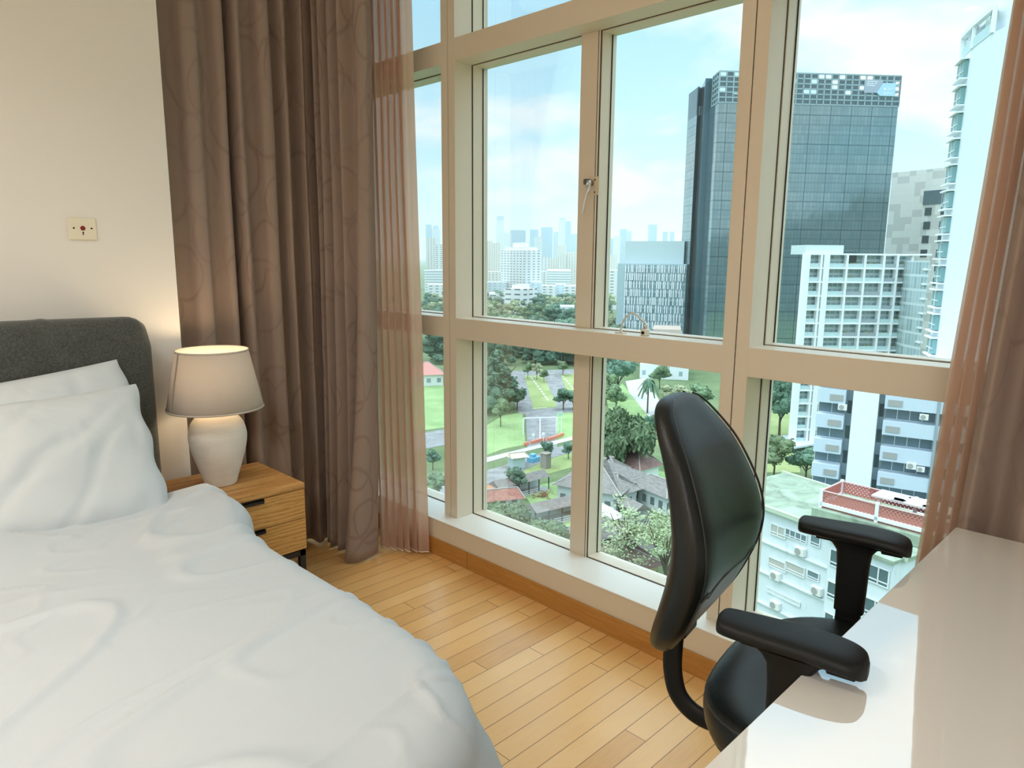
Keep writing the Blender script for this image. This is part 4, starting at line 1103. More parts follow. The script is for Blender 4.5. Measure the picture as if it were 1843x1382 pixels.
MB().prism(up, zt, A(1127, 434, 384).z).build('plant_room', fmat('pale_louvre', (.56, .66, .67), (.46, .57, .58), 1.6, 40, (.2, .7), (.62, .97), .6, .1), o)
block('podium', 'low brownish podium roof beside the foot of the louvred office', 'building', (1175, 1226), 330, 592, mat('tan_roof', (.50, .40, .33), .8), depth=20)
block('white_hall', 'long white building behind the palm tree', 'building', (1152, 1240), 300, 655, fmat('white_hall_walls', (.82, .86, .88), (.30, .40, .44), 5, 5, (.2, .5), (.3, .7)), depth=20, parts=[(.97, 1.)])

# ---- the big glass tower
ZT_ = A(1297, 128, 345).z
def T(px, py): return xy(G(px, py, ZT_))
plan = [T(1240, 168), T(1257, 155), T(1262, 158), T(1270, 141), T(1281, 141), T(1284, 138), T(1296, 128), T(1622, 137)]
bx, by = plan[-1]; nx, ny = plan[0]
dirx, diry = plan[-1][0]-plan[-2][0], plan[-1][1]-plan[-2][1]; LL = math.hypot(dirx, diry); dirx /= LL; diry /= LL
back = (-diry, dirx) if (-diry)*bx + dirx*by > 0 else (diry, -dirx)
plan += [(bx+back[0]*42, by+back[1]*42), (nx+back[0]*8+dirx*6, ny+back[1]*8+diry*6)]
def _tower(k, b):
    p = k.sep(uv_co(k)); rn = k.add('ShaderNodeTexWhiteNoise', noise_dimensions='2D')
    def ln(v, s_, wd): f = k.m('FRACT', k.m('DIVIDE', v, s_)); return k.m('LESS_THAN', f, wd)
    k.put(rn.inputs['Vector'], k.comb(k.m('FLOOR', k.m('DIVIDE', p[0], 1.6)), k.m('FLOOR', k.m('DIVIDE', p[1], 4.2))))
    big = k.add('ShaderNodeTexWhiteNoise', noise_dimensions='1D'); k.put(big.inputs['W'], k.m('FLOOR', k.m('DIVIDE', p[1], 2.1)))
    g = k.mix(k.m('ADD', k.m('MULTIPLY', rn.outputs[0], .45), k.m('MULTIPLY', big.outputs[0], .4)), (.20, .30, .315), (.31, .42, .43))
    l1 = k.m('MAXIMUM', ln(p[0], 1.6, .16), k.m('MAXIMUM', ln(p[1], 4.2, .14), ln(p[1], 2.1, .10))); l2 = k.m('MAXIMUM', ln(p[0], 9.6, .035), ln(p[1], 12.6, .02))
    c = k.mix(k.m('MULTIPLY', l1, .6), g, (.12, .19, .21)); c = k.mix(l2, c, (.09, .15, .17))
    k.put(b.inputs['Base Color'], c)
    nz = k.noise(k.mapping(world_co(k), (1, 1, .5)), .16, 3)
    k.put(b.inputs['Normal'], k.bump(nz, .12, .5))
M_tower = mat('tower_curtain_wall', rough=.10, metal=.72, spec=.6, fn=_tower)
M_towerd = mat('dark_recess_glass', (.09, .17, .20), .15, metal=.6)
tw = MB().prism(plan, GZ, ZT_-13).build('glass_tower', M_tower); tag(tw, 'tall blue grey glass office tower filling the right half of the view', 'skyscraper')
def inset(pts, f):
    cx = sum(p[0] for p in pts)/len(pts); cy = sum(p[1] for p in pts)/len(pts); return [(cx+(p[0]-cx)*f, cy+(p[1]-cy)*f) for p in pts]
MB().prism(inset(plan, .93), ZT_-13, ZT_-9).build('roof_deck', M_greyr, tw)
# open lattice crown: the curtain wall frame carries on above the roof
cr = MB()
def lattice(p, q, z0, z1, sx, sz, t):
    p = Vector((*p, 0)); q = Vector((*q, 0)); L = (q-p).length; n = max(1, int(L/sx)); d = (q-p)/L
    for i in range(n+1):
        c = p+d*L*i/n; cr.obox((c.x, c.y, (z0+z1)/2), t, t, z1-z0, d)
    m_ = int((z1-z0)/sz)
    for j in range(m_+1):
        z = z0+(z1-z0)*j/m_; c = (p+q)/2; cr.obox((c.x, c.y, z), L, t, t, d)
for i, (sx, sz) in ((6, (3.2, 2.16)), (5, (3.2, 2.16)), (7, (4, 3))):
    lattice(plan[i], plan[(i+1) % len(plan)], ZT_-13, ZT_, sx, sz, .55)
cr.build('crown_lattice', mat('tower_frame', (.30, .41, .43), .4, metal=.2), tw)
gp = MB()
for i in (0, 1, 2, 3, 4, 5, 6):
    p, q = plan[i], plan[i+1]
    if i == 6:
        continue
    gp.face([(p[0], p[1], ZT_-13), (q[0], q[1], ZT_-13), (q[0], q[1], ZT_-.3), (p[0], p[1], ZT_-.3)])
gp.build('crown_glass', M_tower, tw, solid=.3)
p6, p7 = Vector((*plan[6], 0)), Vector((*plan[7], 0)); df = (p7-p6).normalized(); Lf = (p7-p6).length; nf_ = Vector((df.y, -df.x, 0)); nf_ = nf_ if nf_.dot(p6) < 0 else -nf_
gp = MB()
for s in range(int(Lf/3.2)):
    for r_ in range(6):
        if random.Random(s*7+r_).random() < (.55+.08*(5-r_)) or r_ == 0:
            a0 = p6+df*(s*3.2+.3); a1 = p6+df*(s*3.2+2.9); z0 = ZT_-13+r_*2.16+.2
            gp.face([(a0.x, a0.y, z0), (a1.x, a1.y, z0), (a1.x, a1.y, z0+1.7), (a0.x, a0.y, z0+1.7)])
gp.build('crown_pane', M_tower, tw)
# vertical dark fins on the short side
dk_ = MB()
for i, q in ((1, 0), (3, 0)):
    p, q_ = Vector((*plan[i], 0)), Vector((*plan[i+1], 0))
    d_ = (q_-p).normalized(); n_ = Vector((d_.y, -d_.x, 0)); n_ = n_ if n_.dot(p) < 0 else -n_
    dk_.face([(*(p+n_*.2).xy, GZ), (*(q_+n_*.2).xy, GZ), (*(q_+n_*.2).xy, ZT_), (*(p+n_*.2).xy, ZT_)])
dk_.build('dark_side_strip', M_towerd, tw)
def wallpt(px, py, out):           # point on the tower's broad face
    d_ = ray(px, py); t = (p6-Vector((0,0,0))).dot(nf_)/d_.dot(nf_); v = d_*t; v.z += EYE; return v+nf_*out
def sign(name, label, outline, material, out, bars=(), barmat=None, lab=None):
    f = [wallpt(*p, out) for p in outline]; b2 = [wallpt(*p, .1) for p in outline]; m = MB().face(f).face(b2[::-1])
    n = len(f)
    for i in range(n): m.face([f[i], f[(i+1) % n], b2[(i+1) % n], b2[i]])
    o = m.build(name, material, tw); o['label'] = label
    if bars:
        bm = MB()
        for (x0, y0, x1, y1) in bars:
            bm.face([wallpt(x0, y0, out+.05), wallpt(x1, y0+.2, out+.05), wallpt(x1, y1+.2, out+.05), wallpt(x0, y1, out+.05)])
        bm.build('lettering', barmat, o)
M_sgn1 = mat('mauve_sign', (.36, .42, .50), .5); M_sgn2 = mat('light_blue_sign', (.42, .66, .82), .5); M_ltr = mat('white_lettering', (.85, .88, .92), .5)
sign('sign_panel', 'mauve grey sign panel with three short lines of white lettering', [(1555.5, 143.5), (1588, 144), (1588, 150), (1577, 167.5), (1554, 167.5)], M_sgn1, .6,
     [(1559.3, 146.3, 1566, 147.6), (1567, 146.4, 1572, 147.7), (1573, 146.7, 1578.3, 148), (1559, 149.9, 1565, 151.2), (1566, 150, 1571, 151.4), (1573, 150.2, 1577, 151.6), (1558.8, 153.3, 1564, 154.7), (1565, 153.5, 1573, 155)], M_ltr)
sign('sign_panel', 'light blue pointed sign panel with a white crest and small lettering', [(1588.5, 150), (1610.5, 150.5), (1608, 174), (1581, 173), (1576.5, 167.5)], M_sgn2, .9,
     [(1588.3, 158.8, 1592.6, 161.2), (1589.2, 161.2, 1591.6, 163.2), (1595, 159.4, 1606, 160.4), (1595, 161.8, 1601, 162.7), (1588, 167.5, 1603, 168.7), (1588, 170.4, 1597, 171.3)], M_ltr)

# ---- patterned beige block behind, right of the tower
def _patch(k, b):
    p = k.sep(uv_co(k)); 
    br = k.add('ShaderNodeTexBrick'); br.offset = .5; br.squash = 1.; k.set(br, Scale=1., Mortar_Size=.04, Brick_Width=3.2, Row_Height=3.4)
    k.put(br.inputs['Vector'], k.comb(p[0], p[1])); k.put(br.inputs['Color1'], (.80, .79, .74)); k.put(br.inputs['Color2'], (.80, .79, .74)); k.put(br.inputs['Mortar'], (.66, .65, .62))
    v = k.add('ShaderNodeTexWhiteNoise', noise_dimensions='2D'); k.put(v.inputs['Vector'], k.comb(k.m('FLOOR', k.m('DIVIDE', p[0], 3.2)), k.m('FLOOR', k.m('DIVIDE', p[1], 3.4))))
    v2 = k.add('ShaderNodeTexWhiteNoise', noise_dimensions='2D'); k.put(v2.inputs['Vector'], k.comb(k.m('FLOOR', k.m('DIVIDE', p[0], 9.6)), k.m('FLOOR', k.m('DIVIDE', p[1], 6.8))))
    dk_ = k.m('MULTIPLY', k.m('GREATER_THAN', v.outputs[0], .55), k.m('GREATER_THAN', v2.outputs[0], .35))
    k.put(b.inputs['Base Color'], k.mix(k.m('MULTIPLY', dk_, .75), br.outputs[0], (.58, .57, .54)))
M_patch = mat('beige_patchwork_cladding', rough=.8, fn=_patch)
o, a, b_, zt = block('patterned_block', 'beige block with a patchwork facade behind the glass tower', 'building', (1606, 1672), (430, 420), 311, M_patch, depth=30)
o2, a2, b2, zt2 = block('patterned_block_wing', 'beige wing with dark square windows beside the white tower', 'building', (1668, 1720), (410, 402), 305, M_patch, depth=30)
d = (b2-a2); d.z = 0; Lw = d.length; d.normalize(); n_ = Vector((d.y, -d.x, 0)); n_ = n_ if n_.dot(a2) < 0 else -n_
for r_ in range(7):
    z = A(1672, 356+25*r_, 410).z
    for (s0_, s1_) in (((.0, 9.) if r_ == 0 else (1.5, 4.8)), (9.5, 13)):
        c = a2+d*(s0_+s1_)/2+n_*.1; MB().obox((c.x, c.y, z), s1_-s0_, .5, 3.6 if r_ else 6.5, d).build('window', M_wind if r_ else M_win, o2)

# ---- condominium with glass balconies
D1, D2 = 200., 213.
ca = A(1452, 466, D1); cb = A(1641, 467, D2); cc_ = A(1675, 467, D2-12)
ztc = A(1452, 457, D1).z
condo = thing('condominium', 'white and glass condominium with stacked balconies below the glass tower', 'apartment building', (ca.x, ca.y, GZ))
off0 = Vector((ca.x, ca.y, GZ))
dC = (cb-ca); dC.z = 0; LC = dC.length; dC.normalize(); nC = Vector((dC.y, -dC.x, 0)); nC = nC if nC.dot(ca) < 0 else -nC
def cp(s, o_, z): v = Vector((0,0,0))+dC*s+nC*o_; return Vector((v.x, v.y, z-GZ))
H = ztc-GZ; fl = 3.55; nfl = int(H/fl)
M_condog = fmat('condo_glass_wall', (.60, .70, .70), (.24, .35, .36), 1.35, fl, (.06, .94), (.10, .92), .3, .8)
body = MB(); bk_ = 16.
rl = Vector((ca.x, ca.y, 0)).normalized()*15
P = [cp(0, -1.6, GZ), cp(LC, -1.6, GZ), cp(LC, -1.6, GZ)+rl, cp(0, -1.6, GZ)+rl+dC*1.5]
body.prism([xy(p) for p in P], 0, H-.4); body.build('body', M_condog, condo)
sd = Vector((cc_.x-cb.x, cc_.y-cb.y, 0)); 
side_pts = [xy(cp(LC, -1.6, GZ)), xy(cp(LC, -.2, GZ)), (cp(LC, -.2, GZ).x+sd.x, cp(LC, -.2, GZ).y+sd.y), (cp(LC, -8, GZ).x+sd.x, cp(LC, -8, GZ).y+sd.y), xy(cp(LC, -8, GZ))]
MB().prism(side_pts, 0, H-1.5).build('corner_wing', M_condog, condo)
cols = [0., .135*LC, .185*LC, .38*LC, .55*LC, .73*LC, .86*LC, LC]
for kf in range(nfl+1):
    z = H-kf*fl; sl = MB(); c = cp(LC/2, -.7, GZ+z); sl.obox(c, LC+.4, 2.2, .42, dC)
    v0, v1 = cp(LC, -.5, GZ+z), cp(LC, -.5, GZ+z)+sd; sl.bar(v0, v1, 1.0, .42); sl.build('floor_slab', M_offwhite, condo)
for i, s in enumerate(cols):
    wd = 1.5 if i in (0, 2) else .5; MB().obox(cp(s, -.25, GZ+H/2), wd, 1.6, H, dC).build('column', M_offwhite, condo)
M_balg = mat('balcony_glass', (.50, .66, .66), .15, spec=.6); M_plant = mat('balcony_plants', (.16, .22, .12), .9, fn=_grass((.10, .15, .06), (.30, .34, .20), 1.2))
gg = random.Random(4)
for kf in range(1, nfl+1):
    z = H-kf*fl
    for i in range(len(cols)-1):
        if i == 1: continue
        s0_, s1_ = cols[i]+.3, cols[i+1]-.3
        if i in (0, 2): MB().obox(cp((s0_+s1_)/2, -.1, GZ+z+.75), s1_-s0_, .15, 1.0, dC).build('balustrade', M_balg, condo)
        else:
            MB().obox(cp((s0_+s1_)/2, .15, GZ+z+.70), s1_-s0_, .15, 1.0, dC).build('balustrade', M_balg if gg.random() < .6 else M_greyr, condo)
            if gg.random() < .4: MB().obox(cp((s0_+s1_)/2+gg.uniform(-1, 1), -.5, GZ+z+.9), (s1_-s0_)*.5, .6, 1.1, dC).build('balcony_plants', M_plant, condo)
MB().obox(cp(.19*LC, -6, GZ+H+1.1), .36*LC, 9, 2.4, dC).build('rooftop_glazing', M_condog, condo)
MB().obox(cp(.44*LC, -3, GZ+H-1.2), .12*LC, 3.2, 3.6, dC).build('dark_recess', M_wind, condo)

# ---- tall white tower at the right
wt = [A(1690, 466, 112), A(1707, 466, 107), A(1738, 466, 101), A(1850, 466, 92)]
wtz = A(1733, 100, 110).z
wtower = thing('white_apartment_tower', 'very tall white apartment tower with a column of bay windows at the right', 'apartment building', (wt[0].x, wt[0].y, GZ))
wo = Vector((wt[0].x, wt[0].y, 0))
bp = wt[0].copy(); dirb = Vector((bp.x, bp.y, 0)).normalized()
pl = [xy(v-wo) for v in wt]; far = [(pl[3][0]+dirb.x*20, pl[3][1]+dirb.y*20), (pl[0][0]+dirb.x*22, pl[0][1]+dirb.y*22)]
MB().prism(pl+far, 0, wtz-GZ).build('shaft', mat('tower_white_paint', (.72, .78, .83), .75), wtower)
pl2 = [((pl[1][0]*.4+pl[2][0]*.6)+dirb.x*2, (pl[1][1]*.4+pl[2][1]*.6)+dirb.y*2), (pl[3][0]+dirb.x*1, pl[3][1]+dirb.y*1), (far[0][0], far[0][1]), (far[1][0]+3, far[1][1]-3)]
MB().prism(pl2, wtz-GZ, wtz-GZ+22).build('upper_shaft', mat('tower_upper_white', (.78, .84, .87), .75), wtower)
pg = MB(); zt0, zt1 = wtz-GZ, A(1735, 58, 110).z-GZ
q = [Vector((*p, 0)) for p in (pl[0], pl[1], pl[2])]; qb = [v+Vector((dirb.x, dirb.y, 0))*4 for v in q]
for v in q+qb: pg.bar((v.x, v.y, zt0), (v.x, v.y, zt1), .45)
for z in (zt1,):
    for v0, v1 in ((q[0], q[1]), (q[1], q[2]), (qb[0], qb[1]), (qb[1], qb[2]), (q[0], qb[0]), (q[1], qb[1]), (q[2], qb[2])): pg.bar((v0.x, v0.y, z), (v1.x, v1.y, z), .6)
pg.build('roof_pergola', M_offwhite, wtower)
pg = MB()
for v0, v1 in ((q[0], q[1]), (q[1], q[2])): pg.bar((v0.x, v0.y, zt0+.6), (v1.x, v1.y, zt0+.6), .12, 1.2)
pg.build('terrace_railing', M_balg, wtower)
dw = (q[1]-q[0]).normalized(); nw = Vector((dw.y, -dw.x, 0)); nw = nw if nw.dot(wo) < 0 else -nw; cw = (q[0]+q[1])/2
Lw_ = (q[1]-q[0]).length
for r_ in range(15):
    z = A(1727, 131, 110).z-GZ - r_*3.12
    if z < 15: break
    c = cw+nw*.25
    b0 = MB().obox((c.x, c.y, z), Lw_*.62, .5, 1.9, dw).build('bay_window', mat('teal_window', (.20, .38, .38), .15, spec=.6) if r_ == 0 else bpy.data.materials['teal_window'], wtower)
    c2 = cw+nw*.45; MB().obox((c2.x, c2.y, z+1.15), Lw_*.72, .9, .18, dw).obox((c2.x, c2.y, z-1.15), Lw_*.72, .9, .18, dw).build('window_hood', M_offwhite, b0)
    c3 = cw+nw*.52; MB().obox((c3.x, c3.y, z), .12, .1, 1.9, dw).obox((c3.x, c3.y, z-.25), Lw_*.62, .1, .10, dw).build('window_bar', M_winframe, b0)

# ---- white flats with blue-white balcony bands, metal roof
fa = G(1474, 716.5, -16.); fb = G(1688.6, 738, -16.)
dF = (fb-fa).normalized(); fa = fa-dF*.0; LF = 34.; nF = Vector((dF.y, -dF.x, 0)); nF = nF if nF.dot(fa) < 0 else -nF
flats = thing('slab_flats', 'white and pale blue slab of flats with a white windowless centre panel and metal roof', 'apartment building', (fa.x, fa.y, GZ))
def fp(s, o_, z): v = dF*s+nF*o_; return Vector((v.x, v.y, z-GZ))
ztF = -12.0
MB().prism([xy(fp(0, -.8, 0)), xy(fp(LF, -.8, 0)), xy(fp(LF, -13, 0)), xy(fp(0, -13, 0))], 0, ztF-GZ).build('body', M_greyr, flats)
def s_at(px, py):       # distance along the facade seen at a pixel
    d_ = ray(px, py); t = (fa.dot(nF))/(Vector((d_.x, d_.y, 0)).dot(nF)); return Vector((d_.x*t-fa.x, d_.y*t-fa.y, 0)).dot(dF)
sp0, sp1 = s_at(1537, 720), s_at(1583, 720)
MB().obox(fp((sp0+sp1)/2, .1, (ztF+GZ)/2), sp1-sp0, 2.4, ztF-GZ, dF).build('centre_panel', M_offwhite, flats)
bays = [(0, s_at(1524, 716)), (s_at(1594, 722), s_at(1594, 722)+5.4), (s_at(1594, 722)+5.7, LF)]
M_tint = mat('flat_window_tint', (.17, .24, .27), .18, spec=.6)
FH = 3.2; ztop = -11.3
M_ac = mat('ac_casing', (.80, .79, .74), .5); M_acf = mat('ac_grille', (.38, .38, .36), .6)
def ac(pos, d_, n_, label, sc_=1., group=None):
    t = thing('air_conditioner', label, 'air conditioner', pos, math.atan2(d_.y, d_.x), group)
    t.scale = (sc_,)*3
    sg = 1 if n_.dot(Vector((-d_.y, d_.x, 0))) > 0 else -1
    MB().box(-.42, 0, -.30, .42, sg*-.34, .30).build('casing', M_ac, t, bevel=.02)
    MB().lathe([(.0, 0), (.24, 0), (.25, .015), (.20, .02), (.0, .02)], n=24).build('fan_grille', M_acf, t).matrix_local = Matrix.Translation((-.08, sg*.0, 0)) @ Matrix.Rotation(-sg*math.pi/2, 4, 'X')
    MB().bar((-.3, sg*-.17, -.36), (.3, sg*-.17, -.36), .06).build('bracket', M_greyr, t)
    return t
for i, (s0_, s1_) in enumerate(bays):
    for kf in range(11):
        zt_ = ztop-kf*FH
        if zt_ < -42: break
        # parapet band above, recessed window strip below
        zb = min(zt_, ztF-.05); MB().obox(fp((s0_+s1_)/2, .25, (zb+zt_-1.70)/2), s1_-s0_, 2.2, zb-zt_+1.70, dF).build('balcony_band', M_bluewhite, flats)
        wn = MB().obox(fp((s0_+s1_)/2, -.45, zt_-2.45), s1_-s0_-.1, .8, 1.45, dF).build('window_strip', M_tint, flats)
        fr = MB(); nmu = max(2, int((s1_-s0_)/1.35))
        for q_ in range(nmu+1): fr.obox(fp(s0_+.05+(s1_-s0_-.1)*q_/nmu, -.03, zt_-2.45), .07, .06, 1.45, dF)
        for zz in (-1.74, -3.15): fr.obox(fp((s0_+s1_)/2, -.03, zt_+zz), s1_-s0_, .06, .07, dF)
        fr.build('window_frame', M_winframe, wn)
        if kf % 1 == 0 and i < 2:
            ss = (s1_-1.0) if i == 0 else s0_+1.1
            MB().obox(fp(ss, 1.38, zt_-.95), 1.5, .12, .75, dF).build('vent_recess', M_acf, flats)
MB().obox(fp(s_at(1594, 722)+5.55, .9, (ztF+GZ)/2), .28, 1.2, ztF-GZ, dF).build('drain_pipe', M_greyr, flats)
for s in ((bays[0][1]+sp0)/2, (sp1+bays[1][0])/2): MB().obox(fp(s, -.4, (ztF+GZ)/2), 1.1, .8, ztF-GZ, dF).build('service_shaft', mat('shaft_grey', (.24, .31, .33), .7) if s < sp0 else bpy.data.materials['shaft_grey'], flats)
for kf in range(9):
    zt_ = ztop-kf*FH; MB().obox(fp((bays[0][1]+sp0)/2, .02, zt_-2.2), .5, .1, 1.6, dF).build('shaft_window', M_wind, flats); MB().obox(fp((sp1+bays[1][0])/2, .02, zt_-2.2), .5, .1, 1.6, dF).build('shaft_window', M_wind, flats)
# metal roof: low hip with standing seams
rm = MB(); e0, e1 = fp(-1.2, 1.6, ztF), fp(LF, 1.6, ztF); r0, r1 = fp(3.5, -7, ztF+1.3), fp(LF, -7, ztF+1.3); b0, b1 = fp(-1.2, -14, ztF), fp(LF, -14, ztF)
rm.face([e0, e1, r1, r0]).face([b1, b0, r0, r1]).face([b0, e0, r0]).face([e0+Vector((0,0,-.5)), e1+Vector((0,0,-.5)), e1, e0])
rf = rm.build('metal_roof', mat('white_metal_roof', (.84, .87, .88), .35), flats)
sm = MB()
for q_ in range(70):
    s = q_*.5-.6; sm.bar(fp(s, 1.6, ztF+.03), fp(max(s, 3.5), -7, ztF+1.33), .06, .06)
sm.build('standing_seam', mat('roof_seam', (.66, .70, .72), .4), rf)
for (px, py, lb, sc_) in ((1516, 733, 'air conditioner under the upper windows left of the white centre panel', 1.2), (1663, 751, 'air conditioner among the grilled windows at the upper right of the flats', 1.1),
                          (1640, 839, 'left of two air conditioners on the lower flats near the curtain', 1.25), (1657, 845, 'right of two air conditioners on the lower flats near the curtain', 1.0)):
    d_ = ray(px, py); t = (fa+nF*1.5).dot(nF)/(Vector((d_.x, d_.y, 0)).dot(nF)); z = EYE+d_.z*t
    p = Vector((d_.x*t, d_.y*t, 0)); ac(Vector((p.x, p.y, z)), dF, nF, lb, sc_)

# ---- low block with the green roof and brick roof terrace
ZL = -23.6
la = Vector((69.6, 37.0, 0)); lb_ = Vector((64.55, 16.6, 0)); dL = (lb_-la).normalized(); nL = Vector((dL.y, -dL.x, 0)); nL = nL if nL.dot(la) < 0 else -nL
LLn = (lb_-la).length
lowb = thing('low_white_block', 'low white block with a mossy green flat roof in front of the flats', 'building', (la.x, la.y, GZ))
def lp(s, o_, z): v = dL*s+nL*o_; return Vector((v.x, v.y, z-GZ))
_low = lambda k, b: k.put(b.inputs['Base Color'], k.ramp(k.noise(k.mapping(world_co(k), (1, 1, .35)), 1.1, 6, .65), (.35, (.74, .80, .82)), (.62, (.70, .76, .78)), (.85, (.36, .38, .35))))
M_low = mat('weathered_white_wall', rough=.85, fn=_low)
MB().prism([xy(lp(0, 0, 0)), xy(lp(LLn, 0, 0)), xy(lp(LLn, -10.8, 0)), xy(lp(0, -10.8, 0))], 0, ZL-GZ-.35).build('body', M_low, lowb)
M_roofg = mat('mossy_roof', rough=.9, fn=lambda k, b: k.put(b.inputs['Base Color'], k.ramp(k.noise(world_co(k), .35, 6, .62, .6), (.3, (.17, .20, .16)), (.5, (.30, .37, .27)), (.7, (.40, .48, .37)))))
MB().obox(lp(LLn/2, -5.4, ZL-.3), LLn+.6, 11.4, .35, dL).build('roof_slab', M_roofg, lowb)
MB().obox(lp(LLn/2, .42, ZL-.12), LLn+.9, .28, .45, dL).obox(lp(LLn/2, -11.2, ZL-.12), LLn+.9, .28, .45, dL).build('parapet', mat('pale_green_parapet', (.55, .62, .48), .8), lowb)
def sl_(px, py, o_=0.):
    d_ = ray(px, py); t = (la+nL*o_).dot(nL)/(Vector((d_.x, d_.y, 0)).dot(nL)); return Vector((d_.x*t-la.x, d_.y*t-la.y, 0)).dot(dL), EYE+d_.z*t
def win_(pxs, o_=0., panes=3, part='window', cur=False, bars=False):
    (x0, y0), (x1, y1) = pxs; s0_, z0 = sl_(x0, y0, o_); s1_, z1 = sl_(x1, y1, o_)
    c = lp((s0_+s1_)/2, o_+.03, (z0+z1)/2); w_, h_ = abs(s1_-s0_), abs(z1-z0)
    o = MB().obox(c, w_, .12, h_, dL).build(part, M_curt if cur else M_tint, lowb)
    fr = MB()
    for q_ in range(panes+1): fr.obox(lp(s0_+(s1_-s0_)*q_/panes, o_+.1, (z0+z1)/2), .09, .1, h_, dL)
    for zz in (z0, z1, z1+(z0-z1)*.25): fr.obox(lp((s0_+s1_)/2, o_+.1, zz), w_, .1, .08, dL)
    if bars:
        for q_ in range(1, 24): fr.obox(lp(s0_+(s1_-s0_)*q_/24, o_+.12, (z0+z1)/2), .03, .03, h_, dL)
        for q_ in range(1, 10): fr.obox(lp((s0_+s1_)/2, o_+.12, z1+(z0-z1)*q_/10), w_, .03, .03, dL)
    fr.build('window_frame', M_winframe, o); return o
# pixel rectangles: top-left and bottom-right of each window
win_([(1389, 941), (1414, 970)], panes=2, cur=True); win_([(1414, 949), (1452, 979)], panes=4)
win_([(1461, 961), (1476, 985)], panes=1)
win_([(1385, 1001), (1415, 1030)], panes=1, cur=True); win_([(1415, 1008), (1448, 1040)], panes=1, cur=True); win_([(1455, 1024), (1474, 1047)], panes=1)
win_([(1382, 1056), (1440, 1092)], panes=2, bars=True)
# projecting wing with long window bands
o1 = 1.6; sA, _z = sl_(1490, 1010, o1); sB = LLn
MB().obox(lp((sA+sB)/2, o1/2, (ZL-.3+GZ)/2), sB-sA, o1, ZL-.3-GZ, dL).build('projecting_wing', M_low, lowb)
MB().obox(lp((sA+sB)/2, o1/2+.1, ZL-.16), sB-sA+.5, o1+.7, .3, dL).build('wing_roof', M_roofg, lowb)
for (ya, yb) in ((.75, 2.3), (3.85, 5.4), (6.95, 8.5), (10.05, 11.6)):
    wz = lp((sA+sB)/2, o1+.03, ZL-.4-(ya+yb)/2); o = MB().obox(wz, sB-sA-.5, .1, yb-ya, dL).build('window_band', M_win, lowb); fr = MB()
    for q_ in range(7): fr.obox(lp(sA+.25+(sB-sA-.5)*q_/6, o1+.1, ZL-.4-(ya+yb)/2), .10, .1, yb-ya, dL)
    for zz in (ya, yb, yb-(yb-ya)*.22): fr.obox(lp((sA+sB)/2, o1+.1, ZL-.4-zz), sB-sA-.4, .1, .09, dL)
    fr.build('window_frame', M_winframe, o)
for z in (-3.9, -7.2, -10.6): MB().obox(lp(6.5, .12, ZL+z), 15, .25, .15, dL).build('ledge', M_low, lowb)
for (px, py, lbl) in ((1437, 993, 'air conditioner on the low white block under its top windows'), (1393, 1037, 'air conditioner at the left of the low white block, middle floor'),
                      (1467, 1064, 'air conditioner beside the armrest on the low white block'), (1392, 1090, 'lowest air conditioner on the low white block under the barred window')):
    s, z = sl_(px, py, .5); p = la+dL*s+nL*.5; ac(Vector((p.x, p.y, z)), dL, nL, lbl, 1.35)
# brick roof terrace: pierced terracotta walls around a paved deck
def _pierced(k, b):
    p = k.sep(uv_co(k)); 
    row = k.m('FLOOR', k.m('DIVIDE', p[1], .20)); U = k.m('ADD', k.m('DIVIDE', p[0], .36), k.m('MULTIPLY', k.m('MODULO', row, 2.), .5))
    fu = k.m('SUBTRACT', k.m('FRACT', U), .5); fv = k.m('SUBTRACT', k.m('FRACT', k.m('DIVIDE', p[1], .20)), .5)
    r2 = k.m('ADD', k.m('POWER', k.m('MULTIPLY', fu, 1.3), 2.), k.m('POWER', fv, 2.))
    hole = k.m('LESS_THAN', r2, .085)
    tr = k.add('ShaderNodeBsdfTransparent'); mx = k.add('ShaderNodeMixShader'); k.put(mx.inputs[0], hole)
    k.l.new(b.outputs[0], mx.inputs[1]); k.l.new(tr.outputs[0], mx.inputs[2]); k.l.new(mx.outputs[0], k.n['Material Output'].inputs[0])
    k.put(b.inputs['Base Color'], (.50, .20, .16))
M_pierced = mat('pierced_terracotta', rough=.85, fn=_pierced)
M_tile = mat('terracotta_paving', rough=.85, fn=lambda k, b: k.put(b.inputs['Base Color'], k.ramp(k.noise(k.mapping(world_co(k), (2, 9, 1)), 2, 3), (.3, (.36, .13, .10)), (.7, (.50, .22, .17)))))
ZTT = ZL+1.0; hT = 1.75
c0 = G(1477, 911, ZTT); c1 = G(1637, 954, ZTT); dT = (c1-c0); LT = dT.length; dT.normalize(); nT = Vector((-dT.y, dT.x, 0)); nT = nT if nT.dot(c0) > 0 else -nT
ter = thing('roof_terrace', 'red pierced brick terrace enclosure on the roof of the low white block', 'roof terrace', (c0.x, c0.y, ZTT-.12))
LT = 13.; WT = (G(1512, 862, ZTT+hT)-G(1479, 879, ZTT+hT)).dot(nT); print('terrace', WT)
def tp(s, o_, z): v = dT*s+nT*o_; return Vector((v.x, v.y, z))
MB().prism([xy(tp(0, 0, 0)), xy(tp(LT, 0, 0)), xy(tp(LT, WT, 0)), xy(tp(0, WT, 0))], 0, .35).build('terrace_floor', M_tile, ter)
MB().bar(tp(0, 0, .42), tp(LT, 0, .42), .30, .35).bar(tp(0, 0, .42), tp(0, WT, .42), .30, .35).build('kerb', M_offwhite, ter)
MB().prism([xy(tp(-.5, -.8, 0)), xy(tp(LT+.5, -.8, 0)), xy(tp(LT+.5, WT+.5, 0)), xy(tp(-.5, WT+.5, 0))], -.95, .03).build('raised_slab', M_roofg, ter)
